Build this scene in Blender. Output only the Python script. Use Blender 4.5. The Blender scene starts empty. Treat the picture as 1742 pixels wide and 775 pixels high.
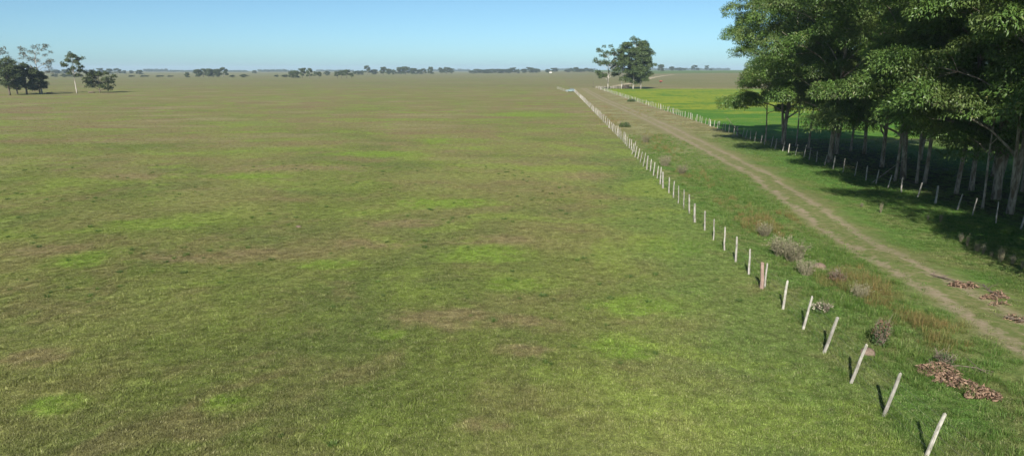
import bpy, math, random
import numpy as np
from mathutils import Vector

S = bpy.context.scene
COL = S.collection
R = math.radians

# ------------------------------------------------------------------ camera
IMG_W, IMG_H, FPX, HORIZON, EYE = 1742.0, 775.0, 1185.0, 119.0, 10.0
PITCH = math.atan((IMG_H / 2 - HORIZON) / FPX)
cd = bpy.data.cameras.new('camera')
cam = bpy.data.objects.new('camera', cd)
COL.objects.link(cam)
cam.location = (0, 0, EYE)
cam.rotation_euler = (math.pi / 2 - PITCH, 0, 0)
cd.sensor_width = 36
cd.lens = 36 * FPX / IMG_W
cd.clip_start = 0.3
cd.clip_end = 30000
S.camera = cam

# ------------------------------------------------------------------ sky, sun
SUN_EL, SHADOW_AZ = 32.5, 14.5        # shadows run away from the camera, a little to the right
w = bpy.data.worlds.new('World'); S.world = w; w.use_nodes = True
nt = w.node_tree; nt.nodes.clear()
sky = nt.nodes.new('ShaderNodeTexSky'); sky.sky_type = 'NISHITA'; sky.sun_disc = False
sky.sun_elevation = R(SUN_EL); sky.sun_rotation = R(180 + SHADOW_AZ)
sky.altitude = 0; sky.air_density = 0.5; sky.dust_density = 0.7; sky.ozone_density = 4.5
bg = nt.nodes.new('ShaderNodeBackground'); bg.inputs['Strength'].default_value = 0.073
wo = nt.nodes.new('ShaderNodeOutputWorld')
tint = nt.nodes.new('ShaderNodeVectorMath'); tint.operation = 'MULTIPLY'; tint.inputs[1].default_value = (1.01, 1.14, .95)
nt.links.new(sky.outputs[0], tint.inputs[0]); nt.links.new(tint.outputs[0], bg.inputs[0]); nt.links.new(bg.outputs[0], wo.inputs[0])
ld = bpy.data.lights.new('sun', 'SUN'); ld.energy = 5.0; ld.angle = R(0.5); ld.color = (1, 0.95, 0.87)
sun = bpy.data.objects.new('sun', ld); COL.objects.link(sun)
el, az = R(SUN_EL), R(SHADOW_AZ)
sd = Vector((math.sin(az) * math.cos(el), math.cos(az) * math.cos(el), -math.sin(el)))
sun.rotation_euler = sd.to_track_quat('-Z', 'Y').to_euler(); sun.location = (-20, -60, 60)
S.view_settings.view_transform = 'Standard'; S.view_settings.look = 'None'
S.view_settings.exposure = 0.85; S.view_settings.gamma = 1.0
S.render.engine = 'CYCLES'
S.cycles.use_denoising = True
S.cycles.max_bounces = 6; S.cycles.diffuse_bounces = 2; S.cycles.transmission_bounces = 3
S.cycles.volume_bounces = 0; S.cycles.transparent_max_bounces = 6

# ------------------------------------------------------------------ terrain
def ss(a, b, x):
    t = np.clip((np.asarray(x, float) - a) / (b - a), 0, 1)
    return t * t * (3 - 2 * t)

def zt(x, y):
    x = np.asarray(x, float); y = np.asarray(y, float)
    und = 0.09 * np.sin(x * .21 + 1) * np.sin(y * .17 + .4) + 0.05 * np.sin(x * .43 + y * .31) + .04 * np.sin(x * .11 - y * .39)
    und = und * (1 - ss(60, 120, np.hypot(x, y)))
    hill = 8.5 * (1 - np.exp(-np.maximum(y - 410, 0) / 700.0)) * ss(-100, 350, x)
    left = 1.5 * ss(900, 2200, y) * (1 - ss(-100, 350, x))
    return und + hill + left

def vnoise(x, y, wl, seed=0):
    """smooth value noise, 0 to 1, with features about wl metres across"""
    T = np.random.default_rng(seed).random((256, 256))
    x = np.asarray(x, float) / wl; y = np.asarray(y, float) / wl
    i, j = np.floor(x).astype(int), np.floor(y).astype(int); u, v = x - i, y - j
    u, v = u * u * (3 - 2 * u), v * v * (3 - 2 * v)
    t = lambda a, c: T[a % 256, c % 256]
    return (t(i, j) * (1 - u) + t(i + 1, j) * u) * (1 - v) + (t(i, j + 1) * (1 - u) + t(i + 1, j + 1) * u) * v

def ss1(a, b, x):
    t = min(1.0, max(0.0, (x - a) / (b - a)))
    return t * t * (3 - 2 * t)
def zt1(x, y):
    m = ss1(-100, 350, x)
    z = 8.5 * (1 - math.exp(-max(y - 410, 0) / 700.0)) * m + 1.5 * ss1(900, 2200, y) * (1 - m)
    d = math.hypot(x, y)
    if d < 120: z += (0.09 * math.sin(x * .21 + 1) * math.sin(y * .17 + .4) + 0.05 * math.sin(x * .43 + y * .31) + .04 * math.sin(x * .11 - y * .39)) * (1 - ss1(60, 120, d))
    return z

def ray(px, py):
    u = (px - IMG_W / 2) / FPX; v = (py - IMG_H / 2) / FPX
    return np.array([u, math.cos(PITCH) - v * math.sin(PITCH), -math.sin(PITCH) - v * math.cos(PITCH)])

def ground(px, py, dmax=2600.0):
    """Where the line of sight through a photo pixel meets the terrain (x, y, z)."""
    d = ray(px, py); d = d / d[1]
    t = 8.0
    while t < dmax:
        z = EYE + d[2] * t
        if z <= zt1(d[0] * t, t):
            break
        t += max(.02, t * .002)
    return (d[0] * t, t, zt1(d[0] * t, t))

def left_fence_x(y): return 10.1 + .0575 * y
def right_fence_x(y): return 30.3 + .043 * y
TRK_Y = [-60, 8, 23, 29, 40, 51, 66, 87, 142, 242, 330, 400]
TRK_X = [16.0, 18.2, 19.2, 19.75, 20.6, 22.0, 24.0, 25.4, 28.3, 31.4, 36.0, 40.0]
def track_x(y): return np.interp(y, TRK_Y, TRK_X)

# ------------------------------------------------------------------ node helpers
class NB:
    def __init__(self, tree): self.t = tree; self.n = tree.nodes; self.l = tree.links
    def node(self, kind, **kw):
        n = self.n.new(kind)
        for k, v in kw.items(): setattr(n, k, v)
        return n
    def put(self, sock, v):
        if hasattr(v, 'is_output'): self.l.new(v, sock)
        elif isinstance(v, (tuple, list)) and len(v) == 3 and sock.type == 'RGBA': sock.default_value = (*v, 1)
        else: sock.default_value = v
    def m(self, op, a, b=0.0, c=0.0):
        n = self.node('ShaderNodeMath', operation=op)
        for i, v in enumerate((a, b, c)): self.put(n.inputs[i], v)
        return n.outputs[0]
    def step(self, a, b, x):
        n = self.node('ShaderNodeMapRange', interpolation_type='SMOOTHSTEP', clamp=True)
        self.put(n.inputs[0], x); n.inputs[1].default_value = a; n.inputs[2].default_value = b
        return n.outputs[0]
    def lin(self, x, a, b, c, d):
        n = self.node('ShaderNodeMapRange', clamp=True)
        self.put(n.inputs[0], x)
        for i, v in enumerate((a, b, c, d)): n.inputs[1 + i].default_value = v
        return n.outputs[0]
    def mix(self, f, a, b, mode='MIX'):
        n = self.node('ShaderNodeMix', data_type='RGBA', blend_type=mode)
        self.put(n.inputs[0], f); self.put(n.inputs[6], a); self.put(n.inputs[7], b)
        return n.outputs[2]
    def noise(self, vec, scale, detail=3, rough=.55, dist=0.0):
        n = self.node('ShaderNodeTexNoise')
        self.put(n.inputs['Vector'], vec)
        n.inputs['Scale'].default_value = scale; n.inputs['Detail'].default_value = detail
        n.inputs['Roughness'].default_value = rough; n.inputs['Distortion'].default_value = dist
        return n.outputs['Fac']
    def vmul(self, v, k):
        n = self.node('ShaderNodeVectorMath', operation='MULTIPLY'); self.put(n.inputs[0], v); n.inputs[1].default_value = k
        return n.outputs[0]
    def vadd(self, v, k):
        n = self.node('ShaderNodeVectorMath', operation='ADD'); self.put(n.inputs[0], v); n.inputs[1].default_value = k
        return n.outputs[0]
    def scale(self, col, f):
        n = self.node('ShaderNodeVectorMath', operation='SCALE'); self.put(n.inputs[0], col); self.put(n.inputs['Scale'], f)
        return n.outputs[0]

def material(name):
    m = bpy.data.materials.new(name); m.use_nodes = True
    m.node_tree.nodes.clear()
    b = NB(m.node_tree)
    out = b.node('ShaderNodeOutputMaterial')
    return m, b, out

def principled(b, out, col, rough=.8, spec=.25, bump=None, bstr=.5, bdist=.05):
    p = b.node('ShaderNodeBsdfPrincipled')
    b.put(p.inputs['Base Color'], col); b.put(p.inputs['Roughness'], rough)
    p.inputs['Specular IOR Level'].default_value = spec
    if bump is not None:
        bn = b.node('ShaderNodeBump'); bn.inputs['Strength'].default_value = bstr; bn.inputs['Distance'].default_value = bdist
        b.put(bn.inputs['Height'], bump); b.l.new(bn.outputs[0], p.inputs['Normal'])
    b.l.new(p.outputs[0], out.inputs[0])
    return p

# The colour of the turf at a place in the world, shared by the soil sheet and the blades that grow on it.
def g_xy(px, py): p = ground(px, py); return p[0], p[1]
GREEN_SPOTS = [  # photo pixel of a lush patch, half width and half depth in metres
    (160, 440, 2.6, 2.2), (270, 382, 3.6, 2.0), (640, 262, 7, 3.4), (775, 240, 6, 5), (820, 432, 3.0, 2.2), (880, 485, 1.8, 1.3),
    (760, 345, 5, 2.4), (1060, 590, 1.6, 1.3), (90, 690, 1.1, .8), (665, 570, .8, .5), (1090, 520, 2.4, 1.6), (900, 195, 12, 9),
    (560, 450, 2.2, 1.1), (420, 300, 5, 2), (380, 690, 1.0, .7), (1150, 420, 2.6, 2.4)]
BROWN_SPOTS = [(890, 595, 1.2, .8), (840, 410, 3.2, 1.6), (880, 545, 1.6, .8), (90, 425, 3, 1.6), (640, 415, 3.2, 1.4), (700, 380, 3.4, 1.6),
    (320, 440, 3.5, 1.2), (500, 285, 9, 3), (240, 300, 6, 2.4), (750, 540, 2.6, 1.4), (60, 610, 1.8, 1.0), (820, 725, .9, .5), (430, 430, 2, 1), (1010, 300, 4, 3)]

def turf_group():
    g = bpy.data.node_groups.new('turf_colour', 'ShaderNodeTree')
    g.interface.new_socket('Color', in_out='OUTPUT', socket_type='NodeSocketColor')
    b = NB(g)
    go = b.node('NodeGroupOutput')
    pos = b.node('ShaderNodeNewGeometry').outputs['Position']
    sep = b.node('ShaderNodeSeparateXYZ'); b.put(sep.inputs[0], pos)
    x, y = sep.outputs[0], sep.outputs[1]
    p = b.vmul(pos, (1, 1, 0))
    nXL = b.noise(p, .012, 3)
    nL = b.noise(b.vadd(p, (31, 7, 0)), .045, 4, .6)
    nM = b.noise(b.vadd(p, (5, 77, 0)), .17, 4, .6, .4)
    nM2 = b.noise(b.vadd(p, (91, 13, 0)), .23, 4, .6, .3)
    nS = b.noise(p, .95, 4, .6)
    nS2 = b.noise(b.vadd(p, (17, 57, 0)), 1.7, 3, .6)
    nF = b.noise(p, 7, 3, .6)
    green = (.142, .178, .042); olive = (.180, .182, .064); brown = (.198, .170, .076); dark = (.108, .140, .038); lush = (.165, .245, .038)
    straw = (.245, .215, .110)
    far = b.step(40, 140, y)
    c = b.mix(b.step(.40, .58, nL), green, olive)
    c = b.mix(b.m('MULTIPLY', b.step(.50, .70, nM), .6), c, b.mix(nS, dark, green))
    fb = b.m('ADD', b.m('MULTIPLY', b.step(.48, .66, nM2), b.lin(far, 0, 1, .48, .65)), b.m('MULTIPLY', b.m('MULTIPLY', b.step(.38, .60, nL), far), .55))
    c = b.mix(b.m('MINIMUM', b.m('ADD', fb, b.m('MULTIPLY', far, .18)), .92), c, brown)
    c = b.mix(b.m('MULTIPLY', b.step(.60, .78, b.m('ADD', b.m('MULTIPLY', nS, .5), b.m('MULTIPLY', nL, .5))), .6), c, straw)
    nV = b.noise(b.vmul(b.vadd(p, (3, 211, 0)), (.45, 1, 1)), .085, 4, .65)
    nW = b.noise(b.vmul(b.vadd(p, (77, 19, 0)), (.45, 1, 1)), .065, 4, .65)
    near = b.m('SUBTRACT', 1, b.step(70, 150, y))
    nQ = b.noise(b.vadd(p, (811, 5, 0)), .075, 3, .55, .5)
    c = b.mix(b.m('MULTIPLY', b.m('MULTIPLY', b.step(.48, .62, nQ), near), .6), c, (.205, .230, .066))
    c = b.mix(b.m('MULTIPLY', b.m('MULTIPLY', b.m('SUBTRACT', 1, b.step(.36, .48, nQ)), near), .55), c, (.108, .142, .040))
    c = b.mix(b.m('MULTIPLY', b.m('MULTIPLY', b.step(.50, .66, nV), far), .6), c, (.27, .235, .125))
    c = b.mix(b.m('MULTIPLY', b.m('MULTIPLY', b.step(.54, .64, nW), far), .85), c, (.200, .140, .082))
    c = b.mix(b.m('MULTIPLY', b.m('MULTIPLY', b.m('SUBTRACT', 1, b.step(.36, .47, nV)), far), .85), c, (.175, .215, .058))
    # very far: greyer, greener bands
    vf = b.step(330, 480, y)
    c = b.mix(b.m('MULTIPLY', vf, .75), c, b.mix(b.step(.40, .60, nXL), (.155, .160, .068), (.185, .168, .086)))
    def blobs(spots):
        acc = None
        for px, py, rx, ry in spots:
            cx, cy = g_xy(px, py)
            dx = b.m('MULTIPLY', b.m('SUBTRACT', x, cx), 1 / rx); dy = b.m('MULTIPLY', b.m('SUBTRACT', y, cy), 1 / ry)
            r2 = b.m('ADD', b.m('MULTIPLY', dx, dx), b.m('MULTIPLY', dy, dy))
            s = b.m('EXPONENT', b.m('MULTIPLY', r2, -.8))
            acc = s if acc is None else b.m('MAXIMUM', acc, s)
        return acc
    c = b.mix(b.m('MULTIPLY', b.step(.28, .95, b.m('MULTIPLY', blobs(BROWN_SPOTS), b.lin(nS, .3, .7, .5, 1.5))), .75), c, (.222, .180, .092))
    c = b.mix(b.m('MULTIPLY', b.step(.25, .95, b.m('MULTIPLY', blobs(GREEN_SPOTS), b.lin(nS, .3, .7, .5, 1.5))), .9), c, lush)
    # strip along the inside of the near fence is a little greener
    fx = b.m('SUBTRACT', x, b.m('MULTIPLY_ADD', y, .0575, 10.1))
    rx_ = b.m('SUBTRACT', x, b.m('MULTIPLY_ADD', y, .043, 30.3))
    inner = b.m('MULTIPLY', b.step(-9, -1, b.m('ADD', fx, b.lin(nM, .3, .7, -3, 3))), b.m('SUBTRACT', 1, b.step(60, 130, y)))
    c = b.mix(b.m('MULTIPLY', inner, .7), c, (.108, .180, .040))
    # the lane between the fences: lush near, tan and brown far away
    lane = b.m('MULTIPLY', b.step(-.3, 1.2, b.m('ADD', fx, b.lin(nS, .3, .7, -.8, .8))), b.m('SUBTRACT', 1, b.step(395, 420, y)))
    lush2 = b.mix(nS, (.072, .148, .028), (.112, .182, .040))
    lc = b.mix(b.m('MULTIPLY', b.step(.42, .62, nM2), .6), lush2, (.180, .170, .070))
    farlane = b.m('MULTIPLY', b.step(62, 140, b.m('ADD', y, b.lin(nM, .3, .7, -25, 25))), b.lin(nM2, .35, .6, 1.0, .45))
    lc = b.mix(farlane, lc, b.mix(b.step(.40, .60, nM), (.240, .170, .092), b.mix(nS, (.255, .225, .105), (.330, .290, .170))))
    c = b.mix(lane, c, lc)
    # under and beside the grove: rich green
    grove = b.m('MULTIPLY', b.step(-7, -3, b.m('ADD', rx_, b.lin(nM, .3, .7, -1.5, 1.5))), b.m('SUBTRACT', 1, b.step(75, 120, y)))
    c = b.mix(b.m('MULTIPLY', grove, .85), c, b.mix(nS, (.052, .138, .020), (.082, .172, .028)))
    litter_shade = b.m('MULTIPLY', b.m('MULTIPLY', b.step(.2, 2.5, b.m('ADD', rx_, b.lin(nS, .3, .7, -1.0, 1.0))), b.m('SUBTRACT', 1, b.step(9, 16, rx_))), b.m('SUBTRACT', 1, b.step(95, 106, y)))  # floor colour darkened brown-green under the trees to deepen the grove's shade
    c = b.mix(b.m('MULTIPLY', litter_shade, .8), c, b.mix(nS2, (.050, .052, .024), (.080, .068, .040)))
    # beyond the crest on the right: the next paddock is brown, with a green one along its top
    green_top = b.m('MULTIPLY', b.step(1050, 1150, y), b.step(180, 240, x))
    c = b.mix(b.m('MULTIPLY', green_top, .7), c, (.07, .15, .03))
    nP = b.noise(b.vadd(p, (401, 33, 0)), .11, 5, .62, .6)
    pasture = b.m('SUBTRACT', 1, b.step(-.3, 1.2, fx))
    c = b.mix(b.m('MULTIPLY', b.m('MULTIPLY', b.step(.53, .63, nP), pasture), .7), c, (.185, .240, .050))
    c = b.mix(b.m('MULTIPLY', b.m('MULTIPLY', b.m('SUBTRACT', 1, b.step(.36, .46, nP)), pasture), .5), c, (.190, .155, .076))
    # fine grain
    c = b.mix(1.0, c, b.scale((1.0, 1.0, 1.0), b.lin(nS2, .25, .75, .68, 1.34)), 'MULTIPLY')
    c = b.mix(1.0, c, b.scale((1.0, 1.0, 1.0), b.lin(nF, .25, .75, .74, 1.28)), 'MULTIPLY')
    c = b.scale(c, .83)
    b.put(go.inputs[0], c)
    return g
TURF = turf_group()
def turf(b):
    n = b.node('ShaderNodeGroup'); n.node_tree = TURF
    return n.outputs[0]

MAT = {}
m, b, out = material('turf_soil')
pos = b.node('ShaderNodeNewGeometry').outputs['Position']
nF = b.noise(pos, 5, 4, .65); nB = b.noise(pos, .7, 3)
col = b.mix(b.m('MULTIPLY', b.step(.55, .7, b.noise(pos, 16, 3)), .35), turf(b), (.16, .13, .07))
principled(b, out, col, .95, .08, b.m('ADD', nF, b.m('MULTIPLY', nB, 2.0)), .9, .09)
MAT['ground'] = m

def foliage_mat(name, col_fn, trans=.3, rough=.55, spec=.25):
    m, b, out = material(name)
    c = col_fn(b)
    p = b.node('ShaderNodeBsdfPrincipled'); b.put(p.inputs['Base Color'], c)
    p.inputs['Roughness'].default_value = rough; p.inputs['Specular IOR Level'].default_value = spec
    t = b.node('ShaderNodeBsdfTranslucent'); b.put(t.inputs[0], b.mix(1.0, c, (1.1, 1.15, .6), 'MULTIPLY'))
    mx = b.node('ShaderNodeMixShader'); mx.inputs[0].default_value = trans
    b.l.new(p.outputs[0], mx.inputs[1]); b.l.new(t.outputs[0], mx.inputs[2]); b.l.new(mx.outputs[0], out.inputs[0])
    return m

def isl(b): return b.node('ShaderNodeNewGeometry').outputs['Random Per Island']
def inst(b): return b.node('ShaderNodeObjectInfo').outputs['Random']

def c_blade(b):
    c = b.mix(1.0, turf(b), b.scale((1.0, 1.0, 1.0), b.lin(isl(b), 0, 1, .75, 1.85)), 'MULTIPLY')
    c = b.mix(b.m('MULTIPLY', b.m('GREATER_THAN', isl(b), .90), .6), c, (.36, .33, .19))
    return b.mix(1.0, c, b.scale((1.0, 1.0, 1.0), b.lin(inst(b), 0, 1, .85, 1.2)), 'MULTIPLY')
MAT['blade'] = foliage_mat('pasture_blade', c_blade, .3, .6, .2)
def c_verge(b):
    c = b.mix(inst(b), (.078, .150, .027), (.125, .185, .042))
    c = b.mix(b.m('MULTIPLY', b.m('GREATER_THAN', isl(b), .93), .55), c, (.28, .25, .13))
    return b.mix(1.0, c, b.scale((1.0, 1.0, 1.0), b.lin(isl(b), 0, .93, .8, 1.35)), 'MULTIPLY')
MAT['weed'] = foliage_mat('weed_leaf', lambda b: b.mix(inst(b), (.050, .095, .022), (.095, .165, .030)), .3)
MAT['verge'] = foliage_mat('verge_blade', c_verge, .35)
def c_dry(b):
    c = b.mix(inst(b), (.225, .155, .062), (.150, .170, .050))
    return b.mix(1.0, c, b.scale((1.0, 1.0, 1.0), b.lin(isl(b), 0, 1, .6, 1.4)), 'MULTIPLY')
MAT['dry'] = foliage_mat('dry_blade', c_dry, .3)
def c_crop(b):
    pos = b.node('ShaderNodeNewGeometry').outputs['Position']
    c = b.mix(isl(b), (.040, .125, .014), (.075, .175, .024))
    return c
MAT['crop_leaf'] = foliage_mat('crop_leaf', c_crop, .3)

def c_gum(b):
    c = b.mix(isl(b), (.052, .115, .022), (.130, .218, .048))
    pos = b.node('ShaderNodeNewGeometry').outputs['Position']
    c = b.mix(b.step(.42, .66, b.noise(pos, .35, 3)), c, b.mix(isl(b), (.068, .112, .028), (.135, .190, .056)))
    c = b.mix(1.0, c, b.mix(inst(b), (.82, .80, .80), (1.22, 1.16, 1.10)), 'MULTIPLY')
    return b.mix(b.m('MULTIPLY', b.m('GREATER_THAN', isl(b), .97), .6), c, (.18, .16, .07))
MAT['gum_mid'] = foliage_mat('roadside_leaf', lambda b: b.mix(isl(b), (.038, .066, .018), (.088, .122, .040)), .2, .5, .3)
MAT['gum'] = foliage_mat('gum_leaf', c_gum, .22, .45, .35)
def c_gum2(b): return b.mix(isl(b), (.040, .060, .021), (.085, .108, .040))
MAT['gum_far'] = foliage_mat('far_leaf', c_gum2, .2, .6, .2)
def c_gum3(b): return b.mix(isl(b), (.075, .075, .045), (.12, .115, .07))
MAT['gum_pale'] = foliage_mat('pale_leaf', c_gum3, .2, .6, .2)

m, b, out = material('gum_bark')
tc = b.node('ShaderNodeTexCoord').outputs['Object']
v = b.vmul(tc, (1.0, 1.0, .30))
n1 = b.noise(v, 3.2, 4, .6, .5); n2 = b.noise(v, 11, 4, .6)
c = b.mix(b.step(.38, .60, n1), (.30, .27, .22), (.14, .11, .08))
c = b.mix(b.m('MULTIPLY', b.step(.52, .75, n2), .4), c, (.46, .43, .38))
c = b.mix(b.m('MULTIPLY', b.step(.58, .72, b.noise(v, 5, 3)), .6), c, (.10, .075, .058))
principled(b, out, c, .85, .2, n2, .5, .03)
MAT['bark'] = m
m, b, out = material('dark_bark')
tc = b.node('ShaderNodeTexCoord').outputs['Object']
principled(b, out, b.mix(b.noise(tc, 4, 4), (.07, .055, .042), (.18, .15, .12)), .9, .1)
MAT['dark_bark'] = m
m, b, out = material('pale_bark')
tc = b.node('ShaderNodeTexCoord').outputs['Object']
principled(b, out, b.mix(b.step(.45, .7, b.noise(b.vmul(tc, (1, 1, .2)), 3, 4)), (.38, .35, .31), (.16, .135, .11)), .9, .1)
MAT['pale_bark'] = m

def post_mat(name, pale, grey, dk):
    m, b, out = material(name)
    tc = b.node('ShaderNodeTexCoord').outputs['Object']
    rnd = inst(b)
    off = b.node('ShaderNodeVectorMath', operation='ADD'); b.put(off.inputs[0], tc)
    cmb = b.node('ShaderNodeCombineXYZ'); b.put(cmb.inputs[2], b.m('MULTIPLY', rnd, 40)); b.l.new(cmb.outputs[0], off.inputs[1])
    v = off.outputs[0]
    grain = b.noise(b.vmul(v, (1, 1, .06)), 60, 4, .6); blot = b.noise(v, 4, 4, .6)
    c = b.mix(b.step(.38, .62, blot), pale, grey)
    c = b.mix(b.m('MULTIPLY', b.step(.52, .66, grain), .75), c, dk)
    c = b.mix(b.m('MULTIPLY', b.step(.6, .72, b.noise(v, 13, 3)), .5), c, (.42, .40, .26))
    c = b.mix(1.0, c, b.scale((1.0, 1.0, 1.0), b.lin(rnd, 0, 1, .78, 1.1)), 'MULTIPLY')
    principled(b, out, c, .9, .15, grain, .6, .01)
    return m
MAT['post'] = post_mat('weathered_post', (.37, .35, .305), (.25, .235, .20), (.10, .09, .078))
MAT['post_red'] = post_mat('reddish_post', (.27, .19, .155), (.22, .155, .125), (.15, .10, .08))
m, b, out = material('fence_wire'); p = principled(b, out, (.30, .29, .28), .5, .5); p.inputs['Metallic'].default_value = .7
MAT['wire'] = m

m, b, out = material('dirt_track')
a = b.node('ShaderNodeAttribute'); a.attribute_name = 'lat'; lat = a.outputs['Fac']
pos = b.node('ShaderNodeNewGeometry').outputs['Position']; p2 = b.vmul(pos, (1, 1, 0))
sep = b.node('ShaderNodeSeparateXYZ'); b.put(sep.inputs[0], pos); y = sep.outputs[1]
nA = b.noise(p2, .5, 4, .6); nBk = b.noise(p2, 2.2, 4, .65); nC = b.noise(p2, 11, 3, .6); nD = b.noise(p2, .12, 3)
wob = b.m('ADD', b.lin(nA, .25, .75, -.45, .45), b.lin(nBk, .25, .75, -.30, .30))
l2 = b.m('ADD', b.m('ABSOLUTE', b.m('ADD', lat, b.lin(nD, .3, .7, -.2, .2))), wob)
d = b.m('ABSOLUTE', b.m('SUBTRACT', l2, .95))
rut = b.m('MULTIPLY', b.m('SUBTRACT', 1, b.step(.08, .55, d)), b.lin(b.m('MULTIPLY', b.m('ADD', nA, nBk), .5), .36, .58, .25, .95))
band = b.m('SUBTRACT', 1, b.step(1.0, 2.9, l2))
mid = b.mix(b.step(.42, .62, nBk), (.112, .130, .044), (.180, .166, .080))
t_ = turf(b)
c = b.mix(b.m('MULTIPLY', band, .8), t_, mid)
fy = b.step(55, 120, y)
c = b.mix(b.m('MULTIPLY', b.m('MULTIPLY', b.m('MULTIPLY', band, fy), b.lin(nA, .35, .6, .4, 1.0)), .8), c, b.mix(nBk, (.195, .168, .092), (.250, .212, .125)))
c = b.mix(rut, c, b.mix(nC, (.200, .162, .106), (.290, .235, .165)))
c = b.mix(b.m('MULTIPLY', b.m('MULTIPLY', b.step(.62, .74, nBk), band), .7), c, (.33, .26, .19))
principled(b, out, c, .95, .08, b.m('ADD', nC, nBk), .7, .05)
MAT['track'] = m
m, b, out = material('far_track')
pos = b.node('ShaderNodeNewGeometry').outputs['Position']
principled(b, out, b.mix(b.noise(pos, .15, 3), (.30, .26, .17), (.36, .31, .21)), .95, .05)
MAT['far_track'] = m

m, b, out = material('crop_field')
pos = b.node('ShaderNodeNewGeometry').outputs['Position']; p2 = b.vmul(pos, (1, 1, 0))
sep = b.node('ShaderNodeSeparateXYZ'); b.put(sep.inputs[0], pos); y = sep.outputs[1]
nA = b.noise(b.vmul(p2, (.7, 1, 1)), .06, 5, .7); nS = b.noise(p2, .6, 4, .7); nF = b.noise(p2, 2.5, 3, .7)
c = b.mix(nS, (.042, .120, .014), (.078, .185, .020))
c = b.mix(b.m('MULTIPLY', b.step(.46, .60, nA), .6), c, (.125, .200, .025))
yel = b.m('MULTIPLY', b.step(150, 200, b.m('ADD', y, b.lin(nA, .3, .7, -40, 40))), b.step(.36, .58, nS))
yel = b.m('MULTIPLY', yel, b.step(.36, .54, nA))
c = b.mix(b.m('MULTIPLY', yel, .7), c, (.29, .285, .022))
principled(b, out, c, .9, .1, b.m('ADD', nF, nS), 1.0, .25)
MAT['crop'] = m

def flat(name, col, rough=.6, spec=.3, metal=0.0, var=.15, sc=3):
    m, b, out = material(name)
    tc = b.node('ShaderNodeTexCoord').outputs['Object']
    c = b.mix(1.0, col, b.scale((1.0, 1.0, 1.0), b.lin(b.noise(tc, sc, 4, .6), .25, .75, 1 - var, 1 + var)), 'MULTIPLY')
    p = principled(b, out, c, rough, spec); p.inputs['Metallic'].default_value = metal
    return m
MAT['litter_shade'] = foliage_mat('dead_leaf', lambda b: b.mix(isl(b), (.075, .050, .035), (.30, .195, .13)), .12, .6, .25)
MAT['twig'] = flat('dead_twig', (.14, .11, .085))
MAT['grey_twig'] = foliage_mat('grey_stem', lambda b: b.mix(isl(b), (.14, .130, .078), (.25, .225, .145)), .15)
MAT['seedhead'] = foliage_mat('seed_head', lambda b: b.mix(isl(b), (.33, .29, .21), (.50, .45, .35)), .2)
MAT['green_leaf'] = foliage_mat('shrub_leaf', lambda b: b.mix(isl(b), (.035, .07, .022), (.075, .12, .035)), .25)
MAT['red_leaf'] = foliage_mat('young_leaf', lambda b: b.mix(isl(b), (.10, .065, .04), (.19, .12, .07)), .25)
MAT['mound'] = flat('mound_soil', (.16, .118, .09), .95, .05, 0, .3, 9)
MAT['car_paint'] = flat('car_paint', (.15, .22, .23), .25, .6, 0, .03)
MAT['glass'] = flat('car_glass', (.012, .014, .018), .08, .6)
MAT['rubber'] = flat('tyre_rubber', (.022, .022, .022), .9, .2)
MAT['steel'] = flat('rim_steel', (.4, .4, .4), .4, .5, .8)
MAT['lamp'] = flat('lamp_lens', (.75, .75, .72), .15, .6)
MAT['red'] = flat('red_paint', (.30, .075, .055), .5, .3)
MAT['white'] = flat('white_wall', (.72, .70, .66), .8, .2)
MAT['roof'] = flat('house_roof', (.42, .36, .33), .8, .2)
MAT['timber'] = flat('old_timber', (.10, .08, .065), .9, .1, 0, .35)
MAT['grey_timber'] = flat('grey_timber', (.27, .245, .215), .9, .1, 0, .3)

# ------------------------------------------------------------------ mesh helpers
def mesh(name, verts, faces, mat=None, smooth=False):
    me = bpy.data.meshes.new(name)
    v = np.asarray(verts, np.float32).reshape(-1, 3)
    if isinstance(faces, np.ndarray):
        nf, k = faces.shape
        me.vertices.add(len(v)); me.vertices.foreach_set('co', v.ravel())
        me.loops.add(nf * k); me.loops.foreach_set('vertex_index', faces.astype(np.int32).ravel())
        me.polygons.add(nf); me.polygons.foreach_set('loop_start', np.arange(0, nf * k, k, dtype=np.int32))
        me.update(calc_edges=True)
    else:
        me.from_pydata(v.tolist(), [], faces)
    if mat: me.materials.append(mat)
    if smooth: me.polygons.foreach_set('use_smooth', np.ones(len(me.polygons), bool))
    me.update()
    return me

def obj(name, me, parent=None, loc=(0, 0, 0), rot=(0, 0, 0), scl=(1, 1, 1)):
    o = bpy.data.objects.new(name, me); COL.objects.link(o)
    o.location = loc; o.rotation_euler = rot; o.scale = scl
    if parent: o.parent = parent
    return o

def tag(o, label=None, cat=None, group=None, kind=None):
    for k, v in (('label', label), ('category', cat), ('group', group), ('kind', kind)):
        if v: o[k] = v
    return o

def thing(name, label, cat, loc, rz=0, group=None, scl=(1, 1, 1)):
    o = bpy.data.objects.new(name, None); COL.objects.link(o)
    o.empty_display_size = .3
    o.location = loc; o.rotation_euler = (0, 0, rz); o.scale = scl
    return tag(o, label, cat, group)

def grid(name, xs, ys, mat, dz=0.0, zfun=zt):
    X, Y = np.meshgrid(xs, ys); Z = zfun(X, Y) + dz
    nx, ny = len(xs), len(ys)
    v = np.stack([X, Y, Z], -1).reshape(-1, 3)
    i = (np.arange(ny - 1)[:, None] * nx + np.arange(nx - 1)[None, :]).ravel()
    return mesh(name, v, np.stack([i, i + 1, i + 1 + nx, i + nx], -1), mat, True)

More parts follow.
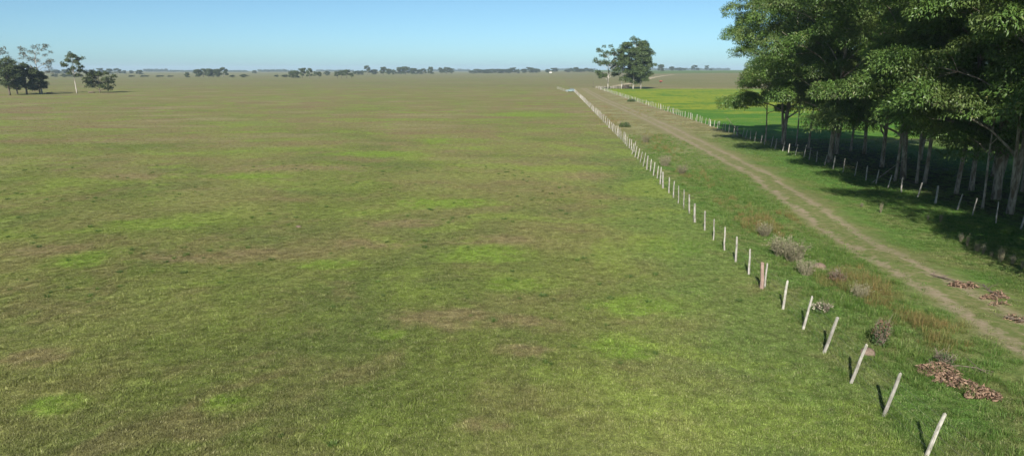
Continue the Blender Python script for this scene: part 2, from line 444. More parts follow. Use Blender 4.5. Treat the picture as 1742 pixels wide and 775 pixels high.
class MB:
    """Collects tubes, boxes and polygons into one mesh."""
    def __init__(s): s.v = []; s.f = []
    def box(s, c, size, rz=0.0, top=(1, 1)):
        x, y, z = c; a, bb, h = size[0] / 2, size[1] / 2, size[2] / 2
        n = len(s.v); ca, sa = math.cos(rz), math.sin(rz)
        for dz, k in ((-h, (1, 1)), (h, top)):
            for px, py in ((-a, -bb), (a, -bb), (a, bb), (-a, bb)):
                px *= k[0]; py *= k[1]
                s.v.append((x + px * ca - py * sa, y + px * sa + py * ca, z + dz))
        s.f += [tuple(n + i for i in q) for q in ((3, 2, 1, 0), (4, 5, 6, 7), (0, 1, 5, 4), (1, 2, 6, 5), (2, 3, 7, 6), (3, 0, 4, 7))]
        return s
    def tube(s, pts, rad, k=6, cap=True):
        pts = [Vector(p) for p in pts]; n0 = len(s.v)
        u = None
        for i, p in enumerate(pts):
            t = (pts[min(i + 1, len(pts) - 1)] - pts[max(i - 1, 0)]).normalized()
            if u is None: u = t.orthogonal().normalized()
            u = (u - t * u.dot(t)).normalized(); w_ = t.cross(u)
            r = rad[i] if hasattr(rad, '__len__') else rad
            for j in range(k):
                a = 2 * math.pi * j / k
                s.v.append(tuple(p + (u * math.cos(a) + w_ * math.sin(a)) * r))
        for i in range(len(pts) - 1):
            for j in range(k):
                a = n0 + i * k + j; c = n0 + i * k + (j + 1) % k
                s.f.append((a, c, c + k, a + k))
        if cap:
            s.f.append(tuple(n0 + j for j in reversed(range(k)))); s.f.append(tuple(n0 + (len(pts) - 1) * k + j for j in range(k)))
        return s
    def lathe(s, prof, c=(0, 0, 0), k=16, axis='z'):
        n0 = len(s.v)
        for r, h in prof:
            for j in range(k):
                a = 2 * math.pi * j / k; p = (r * math.cos(a), r * math.sin(a), h)
                if axis == 'y': p = (p[0], p[2], p[1])
                s.v.append((p[0] + c[0], p[1] + c[1], p[2] + c[2]))
        for i in range(len(prof) - 1):
            for j in range(k):
                a = n0 + i * k + j; q = n0 + i * k + (j + 1) % k
                s.f.append((a, q, q + k, a + k))
        s.f.append(tuple(n0 + j for j in reversed(range(k)))); s.f.append(tuple(n0 + (len(prof) - 1) * k + j for j in range(k)))
        return s
    def prism(s, poly, y0, y1):
        n = len(s.v); k = len(poly)
        s.v += [(x, y0, z) for x, z in poly] + [(x, y1, z) for x, z in poly]
        s.f += [tuple(range(n, n + k)), tuple(reversed(range(n + k, n + 2 * k)))]
        s.f += [(n + (i + 1) % k, n + i, n + k + i, n + k + (i + 1) % k) for i in range(k)]
        return s
    def build(s, name, mat, smooth=False): return mesh(name, s.v, s.f, mat, smooth)

# ------------------------------------------------------------------ the setting
def graded(lo, hi, near, step, grow):
    """Coordinates with an even step out to +-near, then growing."""
    a = list(np.arange(-near, near + 1e-6, step)); s = step; p = near
    while p < max(abs(lo), abs(hi)): s *= grow; p += s; a += [p, -p]
    a = np.array(sorted(a)); return a[(a >= lo) & (a <= hi)]
gx = graded(-5200, 5200, 70, 1.0, 1.09)
gy = graded(-90, 7000, 110, 1.0, 1.06)
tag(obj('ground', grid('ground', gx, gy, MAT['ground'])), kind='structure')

ty = np.concatenate([np.arange(-40, 120, .8), np.arange(120, 396, 3.0)])
tl = np.linspace(-3.6, 3.6, 25)
V = []
for yy in ty:
    xx = track_x(yy) + tl
    rutd = -.05 * np.exp(-((np.abs(tl) - .95) / .3) ** 2) * (1 - ss(60, 120, yy))
    edge = 1 - np.abs(tl / 3.6) ** 4
    V.append(np.stack([xx, np.full_like(xx, yy), zt(xx, yy) + .010 + .06 * edge + rutd], -1))
V = np.array(V).reshape(-1, 3); nx = len(tl)
i = (np.arange(len(ty) - 1)[:, None] * nx + np.arange(nx - 1)[None, :]).ravel()
me = mesh('dirt_track', V, np.stack([i, i + 1, i + 1 + nx, i + nx], -1), MAT['track'], True)
at = me.attributes.new('lat', 'FLOAT', 'POINT'); at.data.foreach_set('value', np.tile(tl, len(ty)).astype(np.float32))
tag(obj('dirt_track', me), kind='structure')

# the crop field behind the far fence
fy = np.concatenate([np.arange(104, 386, 4.0)])
fu = np.linspace(0, 1, 60) ** 1.3
V = []
for yy in fy:
    x0 = right_fence_x(yy) + .7; xx = x0 + fu * (420 - x0)
    V.append(np.stack([xx, np.full_like(xx, yy), zt(xx, yy) + .04 + 0 * xx], -1))
V = np.array(V).reshape(-1, 3); nx = len(fu)
i = (np.arange(len(fy) - 1)[:, None] * nx + np.arange(nx - 1)[None, :]).ravel()
tag(obj('crop_field', mesh('crop_field', V, np.stack([i, i + 1, i + 1 + nx, i + nx], -1), MAT['crop'], True)), kind='structure')

# the pale track that climbs the far hill
cp = [(1048, 147), (1062, 144.5), (1080, 141.5), (1098, 136), (1112, 132), (1128, 129.4), (1145, 127.4)]
pts = [ground(*p) for p in cp]
pts.append((pts[-1][0] + 150, pts[-1][1] + 90, 0)); pts.append((pts[-1][0] + 150, pts[-1][1] + 60, 0))
V = []
P = np.array([p[:2] for p in pts]); tt = np.linspace(0, len(P) - 1, 160)
PX = np.interp(tt, range(len(P)), P[:, 0]); PY = np.interp(tt, range(len(P)), P[:, 1])
for k in range(len(tt)):
    k0, k1 = max(k - 1, 0), min(k + 1, len(tt) - 1)
    t = np.array([PX[k1] - PX[k0], PY[k1] - PY[k0]]); t /= np.linalg.norm(t); nrm = np.array([t[1], -t[0]])
    for s_ in (-1, 1):
        q = np.array([PX[k], PY[k]]) + nrm * s_ * (3.2 + .6 * math.sin(k * 1.7 + s_))
        V.append((q[0], q[1], zt1(*q) + .22))
F = [(2 * k, 2 * k + 1, 2 * k + 3, 2 * k + 2) for k in range(len(tt) - 1)]
tag(obj('hill_track', mesh('hill_track', V, np.array(F), MAT['far_track'], True)), kind='structure')

# ------------------------------------------------------------------ fences
rng = random.Random(5)
def post_mesh(name, wx, wy, h, seed, mat, k=7):
    r = random.Random(seed); v = []; f = []
    levels = [(-.35, 1.06), (0, 1.05), (h * .33, 1.0), (h * .66, .94), (h * .97, .86)]
    prof = [r.uniform(.82, 1.12) for _ in range(k)]
    for li, (z, s_) in enumerate(levels):
        ox, oy = r.uniform(-.012, .012), r.uniform(-.012, .012)
        for j in range(k):
            a = 2 * math.pi * j / k; q = prof[j] * s_ * r.uniform(.94, 1.06)
            zz = z + (r.uniform(-.03, .03) if li == 4 else 0)
            v.append((ox + wx / 2 * q * math.cos(a), oy + wy / 2 * q * math.sin(a), zz))
    for li in range(4):
        for j in range(k):
            a = li * k + j; c = li * k + (j + 1) % k
            f.append((a, c, c + k, a + k))
    v.append((0, 0, h)); top = len(v) - 1
    for j in range(k): f.append((4 * k + j, 4 * k + (j + 1) % k, top))
    return mesh(name, v, f, mat)
THIN = [post_mesh('post', .095 + .012 * i, .09 + .01 * ((i * 3) % 4), 1.24 + .03 * i, 40 + i, MAT['post']) for i in range(5)]
STOUT = [post_mesh('post', .25, .16, 1.30, 60 + i, MAT['post']) for i in range(2)]
SLAB = post_mesh('post', .20, .14, 1.34, 71, MAT['post_red'])

def add_post(fence, me, x, y, lx=0.0, ly=0.0, rz=0.0, sc=1.0, label=None):
    o = obj('post', me, fence, (x, y, zt1(x, y)))
    t = Vector((lx, ly, 1)).normalized(); q = t.to_track_quat('Z', 'Y')
    o.rotation_mode = 'QUATERNION'; o.rotation_quaternion = q @ Vector((0, 0, 1)).rotation_difference(Vector((0, 0, 1)))
    e = q.to_euler(); o.rotation_mode = 'XYZ'; o.rotation_euler = (e.x, e.y, e.z + rz if abs(lx) + abs(ly) < 1e-6 else e.z)
    o.scale = (1, 1, sc)
    if label: o['label'] = label
    return o

def wires(fence, line, n=5, top=1.08):
    for s_ in range(n):
        h = .2 + (top - .2) * s_ / (n - 1)
        mb = MB()
        mb.tube([(x + lx * h, y + ly * h, zt1(x, y) + h) for x, y, lx, ly in line], .0022, 3, False)
        obj('wire', mb.build('wire', MAT['wire']), fence)

near_fence = thing('wire_fence', 'long fence of leaning pale posts between the open pasture and the dirt track', 'fence', (0, 0, 0))
# photo pixels of post feet and tops
NEAR = [((1576, 775), (1609, 700), 'n'), ((1503, 707), (1531, 634), 'n'), ((1447, 651), (1473, 586), 'n'), ((1402, 601), (1424.5, 542), 'n'), ((1366, 560), (1381.5, 508), 'n'),
    ((1332, 526), (1340.5, 477), 'n'), ((1296, 491), (1297, 449), 'r'), ((1274, 468), (1276.5, 425.5), 'n'), ((1251.5, 446), (1254, 406), 'n'), ((1232, 426), (1233.6, 390), 'n'),
    ((1214, 408.6), (1215.6, 373), 'n'), ((1199, 392), (1199.5, 359.3), 'n'), ((1182, 378.5), (1182, 345), 's'), ((1172.5, 363.6), (1172.5, 333), 'n'), ((1163, 356), (1163.8, 325.5), 'n'),
    ((1154, 346), (1155, 316), 'n'), ((1145.6, 336.4), (1147, 308.5), 'n'), ((1138, 328.6), (1139, 302.6), 'n'), ((1127.8, 320.5), (1127.8, 291), 's'), ((1123, 313.8), (1125, 287), 'n'),
    ((1118, 303.8), (1120.4, 282.5), 'n'), ((1111.3, 299), (1113.8, 276.5), 'n'), ((1106, 292), (1108, 272), 'n'), ((1100, 289), (1102.3, 264), 's'), ((1094, 283.7), (1098, 261.6), 'n'),
    ((1089, 276.5), (1092.7, 258), 'n'), ((1084.6, 271.5), (1088, 253), 'n'), ((1080, 267.5), (1083.4, 249.6), 'n'), ((1075, 263), (1078.2, 244.7), 'n')]
line = [(left_fence_x(12.2), 12.2, .25, 0), (left_fence_x(14.5), 14.5, .25, 0)]
for k, yy in enumerate((12.2, 14.5)): add_post(near_fence, THIN[k], left_fence_x(yy), yy, .27, .02)
for k, (ft, tp, kind) in enumerate(NEAR):
    x, y, z = ground(*ft)
    me = {'n': THIN[k % 5], 's': STOUT[k % 2], 'r': SLAB}[kind]
    hgt = 1.22 if kind != 's' else 1.32
    # top: where the sight line reaches the post's own depth
    d = ray(*tp); t = y / d[1]
    lx = (d[0] * t - x) / hgt
    top_z = EYE + d[2] * t - z
    lx = max(-.2, min(.42, lx))
    zs = max(.9, min(1.15, top_z / hgt))
    add_post(near_fence, me, x, y, lx, rng.uniform(-.03, .05), 0, zs, 'broad reddish strainer post' if kind == 'r' else None)
    line.append((x, y, lx, 0))
    if kind == 'r': add_post(near_fence, THIN[0], x + .17, y + .12, .02, 0, 0, .98)
y = line[-1][1]
n = 0
while y < 331:
    y += 2.35 + rng.uniform(-.35, .35); n += 1
    x = left_fence_x(y) + rng.uniform(-.07, .07)
    lx, ly = rng.uniform(-.03, .16), rng.uniform(-.06, .06)
    stout = n % 7 == 3
    add_post(near_fence, STOUT[n % 2] if stout else THIN[n % 5], x, y, lx, ly, 0, rng.uniform(.92, 1.12) * (1.12 if n == 5 else 1))
    line.append((x, y, lx, ly))
wires(near_fence, line)

far_fence = thing('wire_fence', 'long post and wire fence between the dirt track and the tree grove and crop', 'fence', (0, 0, 0))
line = []; y = 24.5; n = 0
LX = {43.4: .1, 45.1: .12, 47.4: .12}
while y < 386:
    y += 2.3 + rng.uniform(-.4, .4); n += 1
    x = right_fence_x(y) + rng.uniform(-.15, .15) + .5 * math.exp(-((y - 150) / 50) ** 2)
    lx, ly = rng.uniform(-.02, .2), rng.uniform(-.06, .06)
    stout = n % 8 == 4
    add_post(far_fence, STOUT[n % 2] if stout else THIN[n % 5], x, y, lx * (.4 if stout else 1), ly, 0, rng.uniform(.9, 1.12))
    line.append((x, y, lx, ly))
wires(far_fence, line)

# short return fence left of the parked car
ret = thing('wire_fence', 'short stretch of pale posts at the field corner, left of the parked car', 'fence', (0, 0, 0))
line = []
for k in range(17):
    f = k / 16
    x = 25.3 + (24.6 - 25.3) * f + rng.uniform(-.08, .08); y = 325 + 62 * f
    add_post(ret, STOUT[k % 2] if k % 5 == 0 else THIN[k % 5], x, y, rng.uniform(-.05, .12), 0, 0, rng.uniform(.95, 1.15)); line.append((x, y, 0, 0))
wires(ret, line, 3)

# timber corral under the pair of gum trees
cor = thing('corral_fence', 'low grey timber rail fence at the foot of the two gum trees', 'fence', (46, 389, zt1(46, 389)))
for k in range(13):
    mb = MB().box((0, 0, .6), (.2, .2, 1.45 + .1 * math.sin(k * 2.3)))
    obj('post', mb.build('post', MAT['grey_timber']), cor, (k * 1.6, .3 * math.sin(k), 0), (0, .03 * math.sin(k * 3), 0))
for h in (.45, .85, 1.2):
    obj('rail', MB().box((9.6, -.16, h), (19.6, .06, .13)).build('rail', MAT['grey_timber']), cor)
ch = thing('loading_ramp', 'dark timber cattle ramp under the dense gum tree', 'ramp', (61.5, 384, zt1(61.5, 384)), .2)
for sx in (-1.4, 0, 1.4):
    for sy in (-.6, .6): obj('post', MB().box((sx, sy, 1.05), (.16, .16, 2.3)).build('post', MAT['timber']), ch)
for sy in (-.7, .7):
    for h in (.75, 1.15, 1.55): obj('rail', MB().box((0, sy, h), (3.2, .06, .2)).build('rail', MAT['timber']), ch)
obj('deck', MB().box((0, 0, .5), (3.0, 1.1, .1)).build('deck', MAT['timber']), ch)
obj('canopy', MB().box((0, 0, 2.25), (3.4, 1.7, .1)).build('canopy', MAT['timber']), ch)

# ------------------------------------------------------------------ trees
def unit(v): return v / (np.linalg.norm(v, axis=-1, keepdims=True) + 1e-9)

def leaf_cloud(g, clumps, per_m2, ll, lw, droop=.75, shell=.38, flat=.65):
    """Leaf blades spread through the outer shell of each flattened clump. clumps: (x, y, z, r)."""
    out = []
    for cx, cy, cz, r in clumps:
        n = max(10, int(per_m2 * r * r * g.uniform(.85, 1.15)))
        d = unit(g.normal(size=(n, 3))); d[:, 2] = np.where(d[:, 2] < -.35, -d[:, 2], d[:, 2])
        rad = r * (1 - shell * g.random(n) ** 1.6)
        lob = 1 + .22 * np.sin(d[:, 0] * 4 + cx * 3) * np.cos(d[:, 1] * 4.5 + cy * 3) + .12 * np.sin(d[:, 2] * 7 + cz)
        p = d * (rad * lob)[:, None]; p[:, 2] *= flat
        p += (cx, cy, cz)
        # the blade hangs outwards and down
        ax = unit(d * (1 - droop) + np.array([0, 0, -1.0]) * droop + g.normal(size=(n, 3)) * .38)
        nr = unit(d + np.array([0, 0, .5]) + g.normal(size=(n, 3)) * .45)
        sd_ = unit(np.cross(ax, nr))
        L = ll * g.uniform(.6, 1.35, n)[:, None]; W = lw * g.uniform(.6, 1.3, n)[:, None]
        mid = p + ax * L * .45 + unit(np.cross(sd_, ax)) * L * .08
        out.append(np.stack([p, mid + sd_ * W / 2, p + ax * L, mid - sd_ * W / 2], 1))
    v = np.concatenate(out)
    return v.reshape(-1, 3), np.arange(len(v) * 4).reshape(-1, 4)

def tree_meshes(seed, h=24, cb=6, cr=8.5, tr=.5, nl=13, sub=5, cl=1.7, dens=480, ll=.27, lw=.09, bark='bark', leaf='gum', fork=False, lean=(0, 0), top=.84, zc=.42, bare=0.0, droop=.55, flatc=.75, skip=0.0, k=7):
    g = np.random.default_rng(seed)
    mb = MB(); cl_list = []
    def trunk_at(t):
        return np.array([lean[0] * t * h + wob[0] * math.sin(t * 3.1) * t, lean[1] * t * h + wob[1] * math.sin(t * 2.3 + 1) * t, t * h])
    wob = g.uniform(-1.5, 1.5, 2) * min(1, h / 20)
    ts = np.linspace(0, top, 10)
    rad = [tr * (1.22 if t == 0 else 1) * (1 - .80 * (t / top) ** 1.4) * g.uniform(.94, 1.06) for t in ts]
    pts = [trunk_at(t) for t in ts]; pts[0] = pts[0] - np.array([0, 0, .25])
    mb.tube(pts, rad, 10)
    if fork:   # a second stem leaves the butt low down
        a = g.uniform(0, 6.28); f0 = trunk_at(.05); st_ = []
        for q in np.linspace(0, 1, 7):
            off = (1.9 * q ** .8) * np.array([math.cos(a), math.sin(a)])
            c_ = trunk_at(.05 + .5 * q); st_.append(np.array([c_[0] + off[0] + .12 * math.sin(5 * q), c_[1] + off[1], c_[2]]))
        mb.tube(st_, [tr * .72 * (1 - .75 * q) for q in np.linspace(0, 1, 7)], 8)
        for q in (4, 5, 6): cl_list.append((st_[q][0] + math.cos(a) * 1.2, st_[q][1] + math.sin(a) * 1.2, st_[q][2], cl))
    zcen = cb + zc * (h - cb); hz_up = h - zcen; hz_dn = zcen - cb * .65
    def env(z):
        q = (z - zcen) / (hz_up if z > zcen else hz_dn)
        return cr * math.sqrt(max(.06, 1 - min(1, abs(q)) ** 2.2))
    for i in range(nl):
        f = (i + .3) / nl
        z0 = cb * .8 + (h * top * .97 - cb * .8) * f ** 1.05
        t0 = z0 / h; p0 = trunk_at(t0); a = i * 2.399 + g.uniform(-.5, .5)
        reach = env(min(z0 + 1.5, h)) * g.uniform(.78, 1.08)
        rise = reach * g.uniform(.15, .6) + (h - z0) * .25 * f
        if z0 + rise > h: rise = (h - z0) * .8
        p1 = p0 + np.array([math.cos(a) * reach, math.sin(a) * reach, rise])
        path = []
        for s_ in np.linspace(0, 1, 7):
            q = p0 + (p1 - p0) * s_
            q[2] += math.sin(s_ * math.pi) * reach * .12 + g.uniform(-.12, .12) * (0 < s_ < 1)
            q[:2] += g.uniform(-.2, .2, 2) * (0 < s_ < 1)
            path.append(q)
        r0 = max(.05, tr * .42 * (1 - .6 * f))
        mb.tube(path, [r0 * (1 - .86 * s_) + .012 for s_ in np.linspace(0, 1, 7)], k)
        for j in range(sub):
            s_ = g.uniform(.45 + .3 * bare, 1.0) if j else 1.0
            q = path[min(6, int(s_ * 6))]
            b_ = a + g.uniform(-1.3, 1.3); L = cr * g.uniform(.14, .34)
            tip = q + np.array([math.cos(b_) * L, math.sin(b_) * L, L * g.uniform(-.35, .75)])
            mid = (q + tip) / 2 + g.uniform(-.2, .2, 3)
            mb.tube([q, mid, tip], [r0 * .26 + .012, r0 * .17 + .01, .012], 4, False)
            if g.random() > skip: cl_list.append((*tip, cl * g.uniform(.65, 1.3)))
        if g.random() > bare: cl_list.append((*path[4], cl * g.uniform(.6, 1.0)))
    for j in range(max(3, int(sub * .9))):
        q = trunk_at(top); b_ = g.uniform(0, 6.28); L = cr * g.uniform(.1, .4)
        tip = np.array([q[0] + math.cos(b_) * L, q[1] + math.sin(b_) * L, min(h - cl * .4, q[2] + g.uniform(.3, 1.0) * (h - q[2]))])
        mb.tube([q, tip], [tr * .15 + .01, .015], 4, False)
        cl_list.append((*tip, cl * g.uniform(.75, 1.25)))
    lv, lf = leaf_cloud(g, cl_list, dens, ll, lw, droop, flat=flatc)
    return mb.build('trunk', MAT[bark], True), mesh('crown', lv, lf, MAT[leaf])

def plant_tree(ms, x, y, label, group=None, rz=0.0, s=1.0, sz=None, name='gum_tree', dz=-.05, cat='tree'):
    t = thing(name, label, cat, (x, y, zt1(x, y) + dz), rz, group, (s, s, sz or s))
    obj('trunk', ms[0], t); obj('crown', ms[1], t)
    return t

# the grove on the right
BIG = [tree_meshes(101, 20.5, 4.2, 8.2, .28, 19, 5, 1.65, fork=True, skip=.14, bare=.6), tree_meshes(102, 20.5, 4.8, 7.2, .25, 17, 5, 1.6, lean=(-.02, 0), skip=.14, bare=.6), tree_meshes(103, 19, 4.0, 8.2, .23, 17, 5, 1.65, fork=True, lean=(.03, 0), skip=.14, bare=.6), tree_meshes(104, 21, 4.6, 7.2, .26, 17, 5, 1.6, lean=(.02, .01), skip=.14, bare=.6)]
SLIM = [tree_meshes(111, 17, 6.5, 4.4, .15, 9, 4, 1.25), tree_meshes(112, 15, 6.0, 4.0, .13, 8, 4, 1.2, lean=(.08, 0)), tree_meshes(113, 18, 7.0, 4.4, .16, 9, 4, 1.2, lean=(.05, .02))]
GR = 'gum trees of the grove'
for ms, px, py, rz, s, lab in [
    (BIG[0], 1332, 245, .3, 1.0, 'thick grey trunked gum tree at the left end of the grove'),
    (BIG[1], 1411, 276, 1.9, 1.0, 'stout dark trunked gum tree, second thick trunk from the left in the grove'),
    (BIG[2], 1423, 262, 4.0, 1.0, 'pale gum tree close behind the second thick trunk of the grove'),
    (BIG[3], 1536, 305, 2.2, 1.0, 'gum tree with a stout pale trunk in the middle of the grove'),
    (BIG[0], 1694, 340, 3.5, 1.04, 'gum tree with the stoutest pale trunk near the right edge of the grove'),
    (BIG[2], 1717, 364, .9, .98, 'brown trunked leaning gum tree in front at the right edge of the grove'),
    (BIG[1], 1470, 262, 5.1, .82, 'grey gum tree standing back between the dark stout trunk and the pale one'),
    (BIG[3], 1652, 325, .5, .78, 'grey gum tree set back left of the stoutest pale trunk'),
    (BIG[1], 1500, 284, 1.3, .8, 'gum tree with a forked pale trunk left of the middle of the grove'),
    (SLIM[0], 1302, 242, 0, .72, 'slender dark gum tree, outermost on the left of the grove'),
    (SLIM[1], 1354, 249, 0, .8, 'thin pale leaning gum sapling just right of the leftmost thick trunk'),
    (SLIM[2], 1375, 253, 1.2, .85, 'thin grey gum sapling halfway between the two leftmost thick trunks'),
    (SLIM[0], 1447, 257, 2.5, .9, 'thin gum sapling behind and right of the dark stout trunk'),
    (SLIM[2], 1522, 309, .2, .8, 'thin dark gum sapling close left of the stout pale middle trunk'),
    (SLIM[1], 1559, 312, .5, .95, 'first slim leaning gum right of the stout pale middle trunk'),
    (SLIM[2], 1572, 313, 0, 1.0, 'second slim leaning gum right of the stout pale middle trunk'),
    (SLIM[0], 1626, 330, 1.0, 1.05, 'slim straight gum halfway between the middle and the right stout trunks'),
    (SLIM[1], 1671, 356, .3, .7, 'very thin gum sapling by the fence left of the brown leaning trunk'),
    (SLIM[2], 1740, 327, 3, 1.05, 'slim gum cut off by the right edge of the photo')]:
    p = ground(px, py)
    plant_tree(ms, p[0], p[1], lab, GR, rz, s)
for k, (x, y, rz, s, lab) in enumerate([(37.6, 36.0, 2.0, 1.0, 'gum tree just outside the right edge, nearest the frame'), (31.0, 24.0, 2.8, 1.15, 'gum tree outside the right edge that shades the lane verge'), (33.0, 18.0, .8, 1.15, 'gum tree farthest outside the right edge'),
    (46, 66, 1.0, .8, 'gum tree of the back row behind the stout pale middle trunk'), (47, 50, 2.6, 1.0, 'gum tree of the back row beyond the right edge'), (46.5, 79, 3.9, .8, 'gum tree of the back row behind the dark stout trunk')]):
    plant_tree(BIG[(k + 1) % 4], x, y, lab, GR, rz, s)

# the pair of gums by the corral, each about 26 m tall
far_kw = dict(dens=80, ll=.62, lw=.30, flatc=.85)
MID = [tree_meshes(211, 22.5, 5.0, 7.6, .30, 18, 5, 1.05, bark='pale_bark', leaf='gum_mid', bare=.8, skip=.12, top=.76, droop=.5, **far_kw),
       tree_meshes(212, 22, 6.5, 5.2, .30, 16, 5, 1.1, bark='pale_bark', leaf='gum_mid', bare=.6, skip=.1, top=.76, droop=.5, **far_kw),
       tree_meshes(203, 26.5, 3.4, 6.8, .42, 24, 5, 1.6, bark='pale_bark', leaf='gum_mid', droop=.6, **far_kw),
       tree_meshes(204, 22, 3.0, 5.6, .34, 22, 5, 1.5, bark='pale_bark', leaf='gum_mid', droop=.6, **far_kw)]
MG = 'gum trees by the corral'
for ms, px, rz, lab in [(MID[0], 1034, 2.1, 'open crowned gum with gaps, left one of the group beyond the lane'), (MID[1], 1057, .4, 'gum with a bare white trunk in the middle of the group beyond the lane'),
                        (MID[2], 1077, 1.0, 'tallest dense gum with a rounded crown beyond the lane'), (MID[3], 1090, 3.0, 'dense low branched gum at the right of the group beyond the lane')]:
    p = ground(px, 151.5); plant_tree(ms, p[0], p[1], lab, MG, rz)

# the clump at the left edge
LEFT = [tree_meshes(301, 14.5, 2.4, 4.0, .34, 17, 5, 1.15, bark='dark_bark', leaf='gum_far', bare=.5, skip=.1, **far_kw),
        tree_meshes(302, 12.5, 2.0, 3.7, .34, 16, 5, 1.1, bark='dark_bark', leaf='gum_far', bare=.5, skip=.1, **far_kw),
        tree_meshes(303, 20.5, 8.0, 6.2, .26, 13, 4, 1.0, bark='pale_bark', leaf='gum_pale', bare=.9, skip=.15, droop=.4, dens=60, ll=.55, lw=.24),
        tree_meshes(304, 17.5, 8.5, 3.4, .24, 13, 5, .8, bark='pale_bark', leaf='gum_far', bare=.5, skip=.1, **far_kw),
        tree_meshes(305, 9.0, 1.0, 5.6, .24, 20, 5, .8, bark='dark_bark', leaf='gum_far', zc=.65, bare=.3, **far_kw)]
LG = 'trees at the left edge of the pasture'
for ms, px, py, rz, s, lab in [
    (LEFT[0], 17, 162, .2, 1.0, 'dark bushy tree in the left clump nearest the photo edge'), (LEFT[1], 30, 160.5, 2.0, .9, 'small dark tree between the two bushiest trees of the left clump'),
    (LEFT[1], 46, 161, 1.1, 1.0, 'dark bushy tree with ivy dark trunk in the middle of the left clump'), (LEFT[2], 71, 159.5, .5, 1.0, 'tall sparse tree with bare upper branches rising from the left clump'),
    (LEFT[1], 68, 160, 4.0, .78, 'low dark tree at the foot of the tall sparse tree'), (LEFT[2], -4, 160, 2.8, 1.0, 'tall sparse tree cut off by the left edge of the photo'),
    (LEFT[3], 131, 159, 1.4, 1.0, 'lone slender tree with a bare white trunk right of the left clump'), (LEFT[4], 170, 158, .7, 1.0, 'low spreading bush shaped tree right of the slender white trunked tree')]:
    p = ground(px, py); plant_tree(ms, p[0], p[1], lab, LG, rz, s, name='pasture_tree')
p = ground(74, 160)
st = thing('tree_stump', 'pale broken stump at the foot of the tall sparse tree', 'stump', (p[0], p[1] - 1, 0))
obj('stem', MB().tube([(0, 0, -.1), (.05, 0, 1.0), (0, .1, 2.2)], [.42, .34, .28], 8).build('stem', MAT['pale_bark'], True), st)
for px, py, lab in [(85, 160, 'dark log lying right of the left clump of trees'), (156, 158.3, 'dark log lying beside the low spreading tree')]:
    p = ground(px, py); t = thing('fallen_log', lab, 'log', p, .3)
    obj('stem', MB().tube([(-1.3, 0, .28), (0, .1, .33), (1.3, 0, .25)], [.3, .32, .22], 8).build('stem', MAT['dark_bark'], True), t)
    obj('limb', MB().tube([(.3, .1, .4), (.7, .2, .8), (.9, .2, 1.1)], [.12, .09, .05], 6).build('limb', MAT['dark_bark'], True), t)

# trees along the horizon
FKW = dict(dens=30, ll=1.0, lw=.6, bark='dark_bark', leaf='gum_far', k=4)
FAR = [tree_meshes(401, 12, 1.6, 5.0, .35, 9, 3, 1.9, **FKW), tree_meshes(402, 12, 2.4, 4.2, .33, 8, 3, 1.7, bare=.2, **FKW),
       tree_meshes(403, 12, 4.5, 3.4, .30, 7, 3, 1.4, bare=.6, **FKW), tree_meshes(404, 12, .8, 6.0, .30, 9, 3, 2.0, **FKW)]
ORD = ['first', 'second', 'third', 'fourth', 'fifth', 'sixth', 'seventh', 'eighth', 'ninth', 'tenth', 'eleventh', 'twelfth']
def far_row(items, phrase, group, name='far_tree'):
    """items: (photo x of the foot, photo y of the foot, height px, width px, mesh)"""
    for k, (px, py, hp, wp, ms) in enumerate(items):
        p = ground(px, py); d = math.hypot(p[0], p[1]); hh = hp * p[1] / FPX; ww = wp * p[1] / FPX
        base = {0: 10.0, 1: 8.6, 2: 7.0, 3: 12.0}[ms]
        t = plant_tree(FAR[ms], p[0], p[1], f'{ORD[k]} from the left {phrase}' if len(items) > 1 else phrase, group, px * 1.7, ww / base * .82, hh / 12, name)
        t.scale = (ww / base * .82, ww / base * .82, hh / 12)
far_row([(338, 131.5, 12, 13, 0), (346, 131.3, 13, 12, 1), (355, 131.5, 13, 13, 0), (363, 131.4, 12, 12, 1), (371, 131.5, 12.5, 12, 0), (381, 131.5, 15, 13, 1)],
        'in the dark round copse left of centre on the plain', 'trees of the dark copse')
far_row([(496, 133.5, 11, 9, 0), (503, 133.5, 12, 12, 0), (515, 132.5, 15, 12, 1), (527, 134, 16, 10, 1), (538, 129.5, 6.5, 9, 3), (543, 134, 11, 8, 2), (557, 128.8, 6.5, 11, 3)],
        'among the loose trees right of the dark copse', 'loose trees on the plain')
far_row([(574, 133.6, 11, 9, 2), (581, 133, 12, 9, 2), (590, 133.6, 14, 11, 2), (598, 133.6, 9, 7, 2)], 'in the thin trunked stand on the open plain', 'thin trunked stand')
far_row([(606, 127.5, 6, 11, 3), (614, 127.3, 6, 11, 3), (625, 127.3, 14, 10, 1), (637, 127.2, 8, 12, 0), (652, 128.3, 13, 11, 1), (661, 127.2, 9, 10, 0), (670, 127, 7, 10, 3)],
        'in the broken row around the lone tall horizon tree', 'broken row of horizon trees')
far_row([(682, 126.8, 11, 14, 0), (690, 126.8, 12, 14, 0), (702, 126.8, 9.5, 15, 0), (714, 126.7, 7.5, 10, 0), (721, 126.7, 9, 9, 1), (732, 126.8, 11.5, 10, 0), (750, 126.2, 10, 8, 1), (760, 126.2, 10.5, 12, 1), (768, 126.2, 9, 9, 1)],
        'in the horizon copse at the middle of the photo', 'trees of the middle horizon copse')
far_row([(802, 125.5, 5, 9, 3), (812, 125.3, 7, 12, 0), (821, 125.3, 6, 12, 0), (829, 125.3, 6.5, 12, 0), (838, 125.2, 7, 12, 0), (847, 125.2, 7, 12, 0), (856, 125, 6.5, 13, 0), (866, 125, 7, 12, 0), (873, 125, 9, 10, 1), (880, 125, 6, 10, 3)],
        'in the long low belt of trees right of the middle', 'trees of the long low belt')
